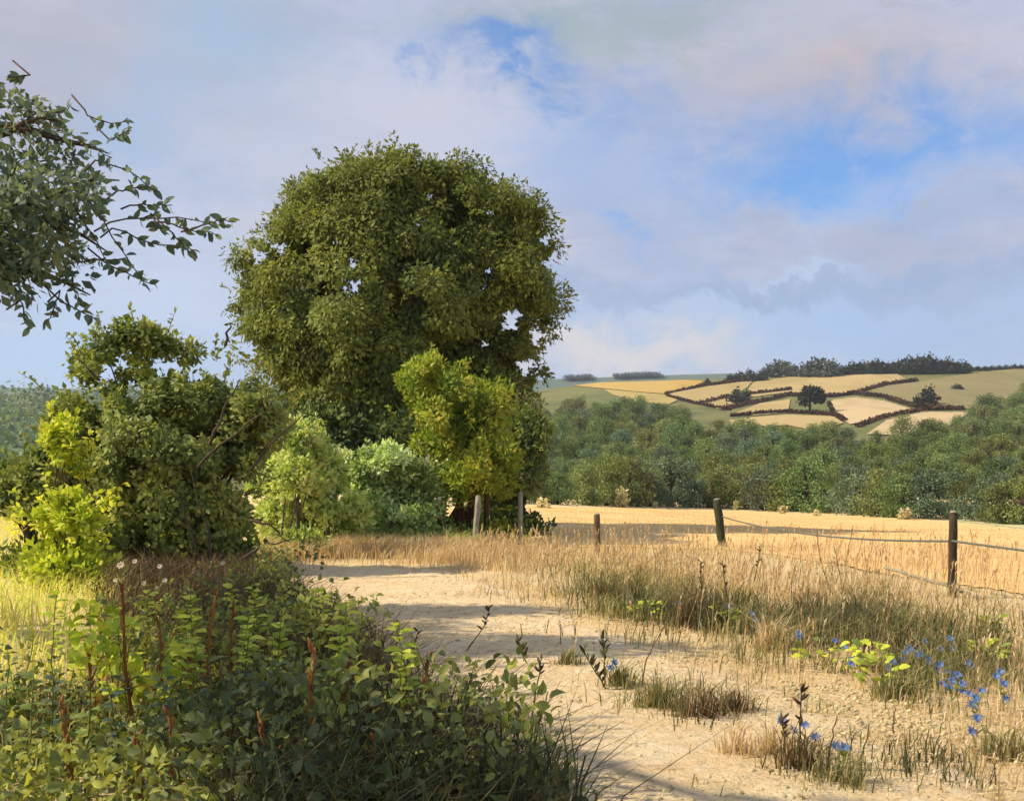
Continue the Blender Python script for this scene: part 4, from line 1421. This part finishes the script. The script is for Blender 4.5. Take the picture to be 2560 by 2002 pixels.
def up_from(base, top_px):
    """the point above base's distance seen at top_px"""
    return pix(top_px[0], top_px[1], base[1])


# dock plants: rusty upright stalks with broad leaves at the foot
DOCK = [((122, 583), (136, 760), 'tallest rust-brown dock stalk standing in front of the lime leaves'), ((88, 648), (108, 745), 'leaning rust-brown dock stalk left of the tallest one'),
        ((190, 655), (194, 760), 'short dock stalk with pale dots beside the lime leaves'), ((216, 590), (206, 735), 'thin rusty dock stalk under the elder bush'),
        ((312, 642), (305, 800), 'slim orange-topped dock stalk at the dark edge of the bank'), ((345, 660), (338, 790), 'dock stalk behind the orange-topped one'),
        ((430, 652), (412, 735), 'bright red dock stalk against the pale path'), ((405, 690), (392, 790), 'rusty dock stalk among dark grass beside the path'),
        ((168, 712), (176, 800), 'low dock stalk at the bottom left among blue-green leaves'), ((278, 752), (284, 830), 'dark red dock stalk at the bottom of the bank'),
        ((262, 720), (258, 800), 'dock stalk with a yellow fallen leaf beside it'), ((235, 600), (238, 720), 'rust stalk with orange leaf below the elder trunk'),
        ((160, 620), (168, 740), 'dock stalk between lime leaves and elder shade'), ((375, 735), (366, 830), 'rusty stalk at the bottom edge of the dark bank'),
        ((60, 700), (66, 800), 'reddish dock stalk at the far lower left'), ((140, 735), (150, 830), 'short dock stalk at the lower left among broad leaves')]
for (tx, ty), (bx, by), lab in DOCK:
    b = foot(bx, min(by, 798))
    if by > 798:
        b = pix(bx, by, 5.0)
        b[2] = float(hz(b[0], b[1]))
    t = up_from(b, (tx, ty))
    e = empty('dock_plant', b)
    tag(e, lab, 'dock plant', 'dock plants in the weedy bank')
    L = t[2] - b[2]
    pts = stem_between(e, b, b, t, (rng.normal() * 0.02, 0, 0), 0.014, 'dock_stem', 9)
    for k in range(20):
        q = 0.3 + 0.7 * (k / 20) ** 0.9
        p = pts[0] * 0 + np.array([np.interp(q, np.linspace(0, 1, 9), pts[:, j]) for j in range(3)])
        a = rng.random() * 6.28
        put_seed(e, random.choice(RUST), p, (math.cos(a), math.sin(a), 2.2), rng.uniform(0.035, 0.06), b)
    for k in range(7):
        a = k * 0.9 + rng.random()
        q = rng.uniform(0.04, 0.5)
        p = np.array([np.interp(q, np.linspace(0, 1, 9), pts[:, j]) for j in range(3)])
        nm = random.choice(['weed', 'green', 'blue', 'weed'])
        put_leaf(e, 'leaf', random.choice(LF[nm] if k < 6 else LF['orange']), p, (math.cos(a), math.sin(a), 0.7 - q), (0, 0, 1), rng.uniform(0.11, 0.2) * min(1, L + 0.2), b, 0.7)

# lime leaved bramble catching the sun
LIME = s2([(140, 1330), (190, 1270), (250, 1290), (300, 1340), (390, 1370), (380, 1450), (320, 1500), (210, 1490), (150, 1440)])
b = foot(110, 735)
e = empty('lime_bramble', b)
tag(e, 'bright lime leaved bramble lit by sun in the lower left', 'bramble')
n_ = 0
while n_ < 295:
    qx, qy = rng.uniform(60, 185), rng.uniform(590, 705)
    if vnoise(qx, qy, 22, 8) < 0.3:
        continue
    if inpoly(qx, qy, LIME):
        p = pix(qx, qy, b[1] + rng.uniform(-0.7, 0.2))
        put_leaf(e, 'leaf', random.choice(LF['lime'] if n_ % 14 else LF['orange']), p, rand_unit(1)[0] + [0.3, 0, -0.1], rand_unit(1)[0] * 0.6 + [-0.5, -0.3, 0.8], rng.uniform(0.05, 0.10), b)
        n_ += 1
for k in range(9):
    stem_between(e, b, b + [rng.normal() * 0.08, rng.normal() * 0.08, -0.03], pix(rng.uniform(80, 175), rng.uniform(610, 680), b[1] + rng.uniform(-0.3, 0.2)), (0, 0, 0.1), 0.006, 'dock_stem', 7, 'cane')

# leafy weeds: each a stem with single leaves
WEEDS = []
COL = {'blue': 'blue-green', 'green': 'mid green', 'weed': 'mixed green', 'lime': 'lime'}
WPOS = [(20, 690, 'green'), (52, 740, 'blue'), (30, 775, 'green'), (85, 790, 'green'), (120, 780, 'blue'), (165, 770, 'blue'), (205, 790, 'blue'), (240, 765, 'green'), (270, 790, 'blue'), (310, 770, 'blue'),
        (345, 795, 'weed'), (180, 720, 'green'), (215, 740, 'weed'), (255, 730, 'weed'), (290, 745, 'blue'), (325, 735, 'weed'), (370, 770, 'weed'), (410, 795, 'weed'), (450, 795, 'weed'), (490, 797, 'green'),
        (75, 715, 'green'), (45, 725, 'green'), (15, 715, 'green'), (225, 680, 'weed'), (265, 665, 'weed'), (300, 690, 'weed'), (245, 720, 'lime'), (268, 690, 'lime'), (345, 745, 'lime'), (235, 735, 'lime'),
        (195, 690, 'lime'), (325, 685, 'lime'), (295, 665, 'lime'), (160, 665, 'lime'), (355, 735, 'lime'), (405, 765, 'lime'), (205, 720, 'lime'), (185, 745, 'lime'), (130, 725, 'lime'), (60, 715, 'lime'), (275, 740, 'lime'), (390, 780, 'lime'), (232, 665, 'lime'), (430, 780, 'weed'), (385, 745, 'blue'), (5, 745, 'green'), (145, 800, 'green')]
NEAR = [('left edge', 40), ('lime bramble', 110), ('tallest dock stalk', 180), ('elder shade', 250), ('dark edge of the bank', 340), ('path edge', 470)]
for n_, (qx, qy, kd) in enumerate(WPOS):
    b = foot(qx, min(797, qy + 18))
    e = empty('leafy_weed', b)
    rowd = 'at the very bottom' if qy > 765 else ('low down' if qy > 715 else 'further back')
    where = min(NEAR, key=lambda q: abs(q[1] - qx))[0]
    WEEDS.append('%s weed %s by the %s' % (COL[kd], rowd, where))
    k_ = WEEDS.count(WEEDS[-1])
    tag(e, WEEDS[-1] + ('' if k_ == 1 else ', %s there' % ORD[k_ - 1]), 'weed', 'leafy weeds in the bank')
    H = rng.uniform(0.36, 0.66) if kd != 'lime' else rng.uniform(0.68, 0.9)
    t = b + [rng.normal() * 0.08, rng.normal() * 0.05, H]
    pts = stem_between(e, b, b, t, (rng.normal() * 0.03, 0, 0), 0.006, 'weed_leaf_green', 7)
    nl = 16 if kd == 'lime' else 16
    for k in range(nl):
        q = (0.6 + 0.4 * k / nl) if kd == 'lime' else (0.2 + 0.8 * k / nl)
        p = np.array([np.interp(q, np.linspace(0, 1, 7), pts[:, j]) for j in range(3)])
        a = k * 2.4 + rng.random()
        sz = rng.uniform(0.055, 0.105) if kd == 'lime' else rng.uniform(0.07, 0.13) * (1.1 - 0.5 * q)
        put_leaf(e, 'leaf', random.choice(LF[kd]), p, (math.cos(a), math.sin(a), 0.45 - 0.5 * rng.random()), (0, -0.25, 1), sz, b)

# pale flower heads in the shade under the elder
for n_, ((qx, qy), lab) in enumerate(zip([(121, 565), (135, 561), (160, 566), (223, 563), (116, 580), (144, 583), (157, 588), (165, 580)],
                                         ['pinkish pale flower in elder shade, biggest of the row', 'narrow pale flower right beside the biggest pink one', 'pale pink flower under the elder trunk', 'lone pale flower at the right under the elder',
                                          'cream flower just above the tallest dock stalk', 'tiny cream flower between the dock stalks', 'cream flower lowest under the elder trunk', 'cream flower right of the lowest one'])):
    d = 12.5
    p = pix(qx, qy, d)
    b = np.array([p[0], d, float(hz(p[0], d))])
    e = empty('pale_flower', b)
    tag(e, lab, 'flower', 'pale flowers in the shade of the elder')
    stem_between(e, b, b, p, (0.02, 0, 0), 0.006, 'weed_leaf_green', 6)
    for k in range(7):
        a = k * 0.9
        put_leaf(e, 'petal', LF['pale'][0 if n_ < 4 else 2], p, (math.cos(a), math.sin(a) * 0.5 - 0.3, math.sin(a) * 0.85 + 0.2), (-0.3, -0.85, 0.5), 0.05 if n_ == 0 else 0.034, b)

# seed stalks beside and on the path
STALK = [((490, 605), (462, 655), (5, 0), 'seed', 'curved stalk with dark seeds on the middle of the path'), ((418, 630), (405, 690), (-2, 0), 'seed', 'stalk with four dark seeds at the left path edge'),
         ((582, 648), (609, 694), (0, 0), 'leafy', 'dark drooping stalk leaning left on the path'), ((603, 638), (606, 690), (0, 0), 'leafy', 'upright dark stalk beside the leaning one'),
         ((667, 622), (643, 690), (-7, 0), 'bare', 'long curved dark grass stalk right of the path'), ((541, 655), (526, 735), (2, 0), 'seed', 'thin straight stalk with small seeds in mid path'),
         ((548, 690), (536, 738), (0, 0), 'bare', 'short thin stalk beside the thin seeded one'), ((518, 640), (528, 668), (0, 0), 'leafy', 'small dark leafy sprig on the path'),
         ((801, 685), (799, 778), (0, 0), 'seed', 'upright brown stalk with dark pods at the lower right'), ((783, 712), (789, 765), (-2, 0), 'seed', 'brown pod stalk just left of the upright brown one'),
         ((838, 715), (828, 775), (-3, 0), 'bare', 'bent brown twig right of the pod stalks'), ((868, 722), (846, 775), (7, 0), 'bare', 'arched brown grass stalk at the lower right'),
         ((817, 529), (831, 590), (-3, 0), 'bare', 'slanting dry stick near the fence, left one of two'), ((853, 525), (846, 562), (0, 0), 'bare', 'upright dry stick near the fence, right one of two'),
         ((834, 545), (842, 585), (0, 0), 'bare', 'faint dry stalk between the two fence sticks'), ((978, 595), (968, 660), (3, 0), 'bare', 'brown stalk below the right fence post'),
         ((438, 500), (446, 545), (1, 0), 'bare', 'pale dead stem leaning in front of the silver shrub'), ((650, 535), (656, 560), (0, 0), 'bare', 'pale grass stem beside the short brown post'),
         ((760, 545), (752, 590), (1, 0), 'seed', 'dry stalk with seeds behind the green grass'), ((700, 560), (703, 610), (0, 0), 'seed', 'dark seeded stalk in the brown tuft'),
         ((722, 562), (730, 615), (0, 0), 'seed', 'second dark seeded stalk right of the brown tuft'), ((370, 618), (372, 690), (0, 0), 'leafy', 'dark feathery stalk standing at the bank top against the path'),
         ((383, 640), (378, 700), (0, 0), 'leafy', 'dark stalk right of the feathery one'), ((470, 690), (462, 750), (0, 0), 'leafy', 'dark stalk at the path edge lower down'),
         ((520, 715), (510, 780), (1, 0), 'leafy', 'dark stalk at the bottom corner of the bank'), ((895, 705), (893, 740), (0, 0), 'bare', 'little dark stalk near the blue flowers')]
for (tx, ty), (bx, by), (cx_, cy_), kd, lab in STALK:
    b = foot(bx, by)
    t = up_from(b, (tx, ty))
    e = empty('seed_stalk', b)
    tag(e, lab, 'stalk', 'stalks standing above the grass')
    mat = 'pale_wood' if lab.startswith('pale') else ('brown_blade' if b[1] > 11 or kd == 'bare' else 'dark_blade')
    pts = stem_between(e, b, b, t, (cx_ / F * b[1], 0, 0), 0.0065 if b[1] < 13 else 0.011, mat, 10)
    if kd != 'bare':
        for k in range(9 if kd == 'seed' else 22):
            q = rng.uniform(0.5, 1.0) if kd == 'seed' else rng.uniform(0.25, 1.0)
            p = np.array([np.interp(q, np.linspace(0, 1, 10), pts[:, j]) for j in range(3)])
            a = rng.random() * 6.28
            if kd == 'seed':
                put_seed(e, random.choice(SEED), p, (math.cos(a), math.sin(a) * 0.6, 0.8), rng.uniform(0.04, 0.06), b)
            else:
                put_leaf(e, 'leaf', random.choice(LF['dark']), p, (math.cos(a) * 0.7, math.sin(a) * 0.7, 1.0), rand_unit(1)[0], rng.uniform(0.05, 0.095), b)

# grass tufts one can tell apart
TUFT = [(690, 628, 'brown', 0.75, 0.22, 'tall brown tuft right of the path, darkest of the meadow'), (640, 612, 'dark', 0.5, 0.2, 'dark green tuft left of the brown tuft'), (715, 632, 'dark', 0.55, 0.2, 'dark tuft right of the brown tuft'),
        (606, 600, 'brown', 0.4, 0.18, 'small brownish tuft near the path'), (745, 612, 'green', 0.5, 0.25, 'grey-green tuft with a blue flower'), (812, 622, 'dark', 0.6, 0.28, 'dark blue-green tuft in the middle right'),
        (850, 632, 'dark', 0.62, 0.3, 'dark tuft above the lime leaves on the right'), (895, 640, 'green', 0.55, 0.3, 'grey-green tuft behind the blue flowers'), (935, 640, 'green', 0.6, 0.3, 'green tuft under the right fence post'),
        (985, 650, 'green', 0.6, 0.25, 'olive tuft at the right edge below the wire'), (655, 712, 'green', 0.35, 0.14, 'short green tuft low on the meadow'), (700, 722, 'brown', 0.35, 0.2, 'low brown tuft in the lower middle'),
        (735, 716, 'brown', 0.28, 0.16, 'small brown tuft right of the low brown one'), (800, 775, 'brown', 0.35, 0.2, 'brown tuft at the foot of the pod stalk'), (840, 790, 'green', 0.3, 0.2, 'green-brown tuft at the bottom right'),
        (450, 762, 'dark', 0.42, 0.16, 'dark tuft at the bank edge beside the red stalk'), (485, 785, 'brown', 0.42, 0.16, 'brown tuft at the bank edge near the bottom'), (525, 797, 'dark', 0.38, 0.15, 'dark tuft at the bottom corner of the path'),
        (375, 705, 'dark', 0.6, 0.14, 'dark upright tuft on the bank top against the path'), (420, 735, 'dark', 0.5, 0.15, 'dark tuft beside the bright red stalk'), (345, 660, 'dark', 0.5, 0.18, 'dark tuft where the path bends'),
        (1005, 760, 'green', 0.3, 0.2, 'low olive tuft at the lower right edge'), (900, 700, 'green', 0.35, 0.22, 'low green tuft among the blue flowers'), (568, 668, 'green', 0.25, 0.12, 'sparse green tuft on the path'),
        (620, 690, 'green', 0.3, 0.12, 'green tuft at the foot of the leaning stalk'), (770, 650, 'straw', 0.5, 0.22, 'pale straw tuft left of the lime leaves'), (775, 760, 'straw', 0.35, 0.14, 'pale straw tuft left of the pod stalk'),
        (735, 760, 'straw', 0.32, 0.12, 'thin straw tuft in the lower middle'), (640, 575, 'straw', 0.5, 0.2, 'pale straw tuft below the short brown post')]
for qx, qy, kd, h, r, lab in TUFT:
    b = foot(qx, qy)
    n_ = 240 if kd != 'straw' else 160
    a = rng.random(n_) * 6.28
    rr = r * np.abs(rng.normal(0, 0.62, n_)).clip(0, 1.9)
    P_ = np.stack([b[0] + rr * np.cos(a), b[1] + rr * np.sin(a), np.zeros(n_)], 1)
    P_[:, 2] = hz(P_[:, 0], P_[:, 1])
    mb_ = MB()
    P_[:, 0] += 0.5 * r * np.sin(3 * a) * rng.random(n_)
    ln = np.stack([np.cos(a), np.sin(a), np.zeros(n_)], 1) * (rr / r * 0.3)[:, None] + [0.08, 0, 0]
    blades(mb_, P_, rng.uniform(0.3, 1.0, n_) ** 1.3 * h * (1.15 - 0.45 * rr / r).clip(0.2, 1.2), 0.0022 + 0.0003 * b[1], ln)
    o = link('grass_tuft', mb_.mesh('grass_tuft', M[kd + '_blade'], False, b))
    o.location = b
    tag(o, lab, 'grass tuft', 'grass tufts one can tell apart')

# lime leaved low plants in the right meadow
for qx, qy, w_, lab in ((826, 668, 0.26, 'bright green leafy plant among the grass on the right, biggest one'), (872, 672, 0.14, 'small lime plant right of the biggest green one'), (724, 632, 0.12, 'small green plant below the dark tuft'),
                        (645, 622, 0.18, 'lime leafy plant beside the path'), (990, 640, 0.14, 'green leafy plant at the right edge'), (985, 668, 0.14, 'lime leaves beside the rightmost blue flowers'), (880, 690, 0.14, 'olive leafy plant under the blue flowers')):
    b = foot(qx, qy)
    e = empty('leafy_plant', b)
    tag(e, lab, 'plant', 'green leafy plants in the meadow')
    for k in range(34):
        a = rng.random() * 6.28
        r_ = w_ * math.sqrt(rng.random())
        p = b + [r_ * math.cos(a), r_ * math.sin(a), 0.02 + 0.22 * rng.random()]
        put_leaf(e, 'leaf', random.choice(LF['lime'] if k % 3 else LF['green']), p, (math.cos(a), math.sin(a), 0.7 * rng.random()), (-0.3, -0.4, 1), rng.uniform(0.06, 0.11), b)
    stem_between(e, b, b, b + [0.02, 0, 0.2], (0.01, 0, 0), 0.006, 'weed_leaf_green', 5)

# blue flowers
BLUE = [(728, 606), (752, 613), (799, 633), (835, 640), (853, 659), (893, 661), (921, 654), (928, 661), (940, 664), (958, 674), (962, 683), (952, 680), (981, 690), (977, 717), (1004, 683), (1000, 671), (781, 720), (804, 724),
        (844, 747), (678, 603), (950, 638), (925, 641), (910, 648), (975, 697), (615, 662), (968, 662)]
SEEN = {}
for n_, (qx, qy) in enumerate(BLUE):
    b = foot(qx + rng.uniform(-4, 4), qy + rng.uniform(16, 30))
    t = up_from(b, (qx, qy))
    e = empty('blue_flower', b)
    zone = ('in the brown tuft by the path' if qx < 700 else 'in the grey-green grass left of the lime plant' if qx < 780 and qy < 640 else 'by the brown pod stalks at the bottom' if qy > 715 and qx < 860 else
            'around the lime plant' if qx < 870 else 'in the thick blue drift on the right' if qx < 945 else 'at the right end of the blue drift')
    SEEN[zone] = SEEN.get(zone, 0) + 1
    tag(e, 'blue wildflower %s, %s one' % (zone, ORD[SEEN[zone] - 1]), 'flower', 'blue wildflowers in the meadow')
    stem_between(e, b, b, t, (rng.normal() * 0.02, 0, 0), 0.005, 'green_blade', 6)
    for hd in range(3 if 885 < qx < 970 else 2):
        q = t + (np.array([rng.normal() * 0.045, rng.normal() * 0.04, -abs(rng.normal()) * 0.07]) if hd else 0)
        for k in range(7):
            a = k * 0.9 + rng.random() * 0.3
            put_leaf(e, 'petal', random.choice(LF['petal']), q, (math.cos(a), math.sin(a) * 0.55 - 0.25, math.sin(a) * 0.8 + 0.2), (0.1, -0.85, 0.6), rng.uniform(0.028, 0.042), b)
    for k in range(4):
        a = rng.random() * 6.28
        p = b + (t - b) * rng.uniform(0.1, 0.6)
        put_leaf(e, 'leaf', random.choice(LF['green']), p, (math.cos(a), math.sin(a), 0.8), (0, 0, 1), rng.uniform(0.06, 0.1), b, 0.5)

# ------------------------------------------------------------------ the tree that leans in from the left
TB = np.array([-10.2, 9.6, float(hz(-10.2, 9.6)) - 0.1])
e = empty('overhanging_tree', TB)
tag(e, 'tree at the left edge whose leafy branches hang into the sky', 'tree')
tm = MB()
top_ = TB + [0.5, 0.2, 5.6]
tube(tm, curve_pts(TB, top_, (0.3, 0, 0), 10, 0.05), np.linspace(0.34, 0.14, 10), 10)
link('trunk', tm.mesh('trunk', M['bark'], True, TB), e)
OV = s2([(-60, 225), (50, 210), (90, 250), (130, 300), (220, 335), (245, 390), (240, 440), (170, 470), (140, 540), (200, 560), (190, 600), (130, 610), (80, 650), (-60, 680)])
TW = s2([(150, 240), (200, 250), (270, 440), (340, 450), (400, 490), (300, 600), (240, 590), (160, 660), (430, 480), (230, 400), (320, 400), (380, 520)])
BD = 10.0


def is_clear(p):
    """true where a leaf may grow: outside the open sky the photograph shows"""
    qx, qy = project(p)
    infr = (qx > -12) & (qy > -25) & (p[:, 1] > 0.5) & (qy < 545) & (qx < 1040)
    return ~infr


# crown outside the view, unseen clumps placed to shade path and bank
cs = []
for (cx_, cy_, cz_), (ra, rb, rc), n_ in (((-8.2, 12.6, 5.6), (1.9, 0.5, 1.0), 100), ((-7.7, 5.6, 5.6), (0.75, 1.9, 0.7), 52), ((-5.6, 3.7, 6.0), (2.4, 0.55, 0.7), 48), ((-12.4, 9.4, 6.4), (3.6, 4.2, 2.4), 110)):
    m_ = 0
    tr_ = 0
    while m_ < n_ and tr_ < 6000:
        tr_ += 1
        u = rand_unit(1)[0] * rng.random() ** 0.4
        p = np.array([cx_ + u[0] * ra, cy_ + u[1] * rb, cz_ + u[2] * rc])
        g_ = p - np.array(sdir) * ((p[2] - 0.5) / sdir.z)          # where its shade falls
        gx, gy = project(g_[None])
        if p[2] > 2.2 and is_clear(p[None])[0] and not (g_[1] > 1 and gx[0] < 225 and gy[0] > 560) and not (g_[1] > 1 and gx[0] <= 110 and 480 < gy[0] < 740):  # clumps dropped where they would shade the left bank
            cs.append(p)
            m_ += 1
cs = np.array(cs)
mb = clumpy(cs, rng.uniform(0.3, 0.6, len(cs)), 60, 0.15, (0, 0, -0.3), 0.55, 0.3, None, 0.4, 0.25)
ok_ = None
# the mass that hangs into view
ci = sil_points(OV, 42, BD, 1.0, 8.0)
cc, cr = boughs(ci, rng.uniform(0.2, 0.36, len(ci)), 7, 0.5)
mb = clumpy(cc, cr, 15, 0.085, (0.2, 0, -0.2), 0.55, 0.3, mb, 0.45, 0.22)
V_ = np.concatenate(mb.v)
q4 = V_.reshape(-1, 4, 3)
bad = (~is_clear(q4[:, 2])) & ~(lambda z: inpoly(z[0], z[1], [(-80, 60)] + [(a * 1.0, b) for a, b in s2([(60, 190), (160, 230), (270, 330), (270, 450), (225, 480), (200, 540), (250, 560), (235, 630), (160, 650), (100, 710)])] + [(-80, 345)]))(project(q4[:, 2]))
mbc = MB()
mbc.add(q4[~bad].reshape(-1, 3), [np.arange((~bad).sum() * 4).reshape(-1, 4)], np.concatenate(mb.t)[~bad])
o = link('crown', mbc.mesh('crown', M['oak_leaf'], False, TB), e)
o['kind'] = 'stuff'
for a, b_ in (((-40, 235), (120, 180)), ((-60, 200), (110, 250)), ((-40, 130), (110, 155)), ((-40, 270), (90, 290)), ((-50, 160), (60, 120)), ((-200, 100), (-330, 40))):
    bm = MB()
    tube(bm, np.concatenate([[top_ - [0, 0, rng.uniform(1.4, 3.0)]], curve_pts(pix(*a, BD + 0.1), pix(*b_, BD), (0, 0, 0.1), 7, 0.02)]), np.linspace(0.075, 0.006, 8), 7)
    link('branch', bm.mesh('branch', M['bark'], True, TB), e)
for q in ((-8.2, 12.6, 5.6), (-7.7, 5.6, 5.6), (-5.4, 3.7, 6.0), (-12.4, 9.4, 6.6)):  # limbs to the unseen clumps added for shade
    bm = MB()
    tube(bm, curve_pts(top_ - [0, 0, rng.uniform(0.8, 2.4)], q, (0, 0, 0.3), 8, 0.05), np.linspace(0.13, 0.03, 8), 7)
    link('branch', bm.mesh('branch', M['bark'], True, TB), e)
# twigs with single leaves reaching out
TWIG = [((110, 222), (228, 226), 13, 0.05), ((85, 196), (150, 292), 8, 0.0), ((76, 207), (112, 270), 6, 0.0), ((112, 228), (196, 250), 10, -0.03), ((95, 160), (155, 190), 7, 0.05), ((35, 112), (72, 104), 5, -0.06),
        ((85, 110), (128, 118), 6, -0.08), ((110, 140), (130, 130), 3, 0.0), ((60, 300), (95, 318), 6, 0.0), ((60, 290), (45, 325), 6, 0.0), ((80, 262), (128, 258), 5, 0.0), ((165, 222), (218, 236), 7, 0.0), ((30, 75), (8, 78), 5, 0), ((105, 262), (155, 285), 7, 0), ((118, 190), (152, 186), 4, 0.0), ((150, 215), (165, 232), 5, 0), ((165, 226), (190, 252), 6, 0), ((60, 130), (112, 158), 9, 0), ((40, 110), (66, 128), 7, 0), ((130, 205), (172, 204), 6, 0.0),
        ((70, 270), (80, 305), 6, 0), ((20, 300), (30, 330), 7, 0), ((195, 228), (235, 222), 5, 0.03)]
for (ax_, ay_), (bx_, by_), nl, sg in TWIG:
    d0 = BD + rng.uniform(-0.35, 0.25)
    a, b_ = pix(ax_, ay_, d0), pix(bx_, by_, d0 - 0.1)
    pts = curve_pts(a, b_, (0, 0, sg), 8, 0.01)
    tw = MB()
    root_ = pix(ax_ - rng.uniform(8, 18), ay_ + rng.uniform(-16, 16), d0 + 0.05)            # runs back into the leafy mass
    tube(tw, np.concatenate([[root_], pts]), np.linspace(0.009, 0.004, 9), 5)
    to = link('twig', tw.mesh('twig', M['bark'], True, TB), e)
    for k in range(nl + 6):
        q = 0.15 + 0.85 * (k + rng.random() * 0.6) / (nl + 6)
        p = np.array([np.interp(q, np.linspace(0, 1, 8), pts[:, j]) for j in range(3)])
        put_leaf(to, 'leaf', random.choice(LF['oak'][:3]), p, unit(b_ - a) * 0.5 + rand_unit(1)[0] * 0.9 + [0, 0, -0.25], rand_unit(1)[0] + [0, -0.8, 0.2], rng.uniform(0.06, 0.13), TB)

# ------------------------------------------------------------------ the air over the valley
hm = MB()
X0, X1, Y0, Y1, Z0, Z1 = -2400, 2400, -60, 2300, -4.0, 150.0
hm.add([(X0, Y0, Z0), (X1, Y0, Z0), (X1, Y1, Z0), (X0, Y1, Z0), (X0, Y0, Z1), (X1, Y0, Z1), (X1, Y1, Z1), (X0, Y1, Z1)],
       [[[0, 3, 2, 1], [4, 5, 6, 7], [0, 1, 5, 4], [1, 2, 6, 5], [2, 3, 7, 6], [3, 0, 4, 7]]])
hmat, k = new_mat('haze_air')
pv = k.new('ShaderNodeVolumePrincipled')
pv.inputs['Color'].default_value = (0.86, 0.92, 1.0, 1)
pv.inputs['Density'].default_value = 0.00015
pv.inputs['Anisotropy'].default_value = 0.2
k.l.new(pv.outputs[0], k.new('ShaderNodeOutputMaterial').inputs['Volume'])
tag(link('haze', hm.mesh('haze', hmat)), 'thin blue haze over the valley', None, None, 'stuff')
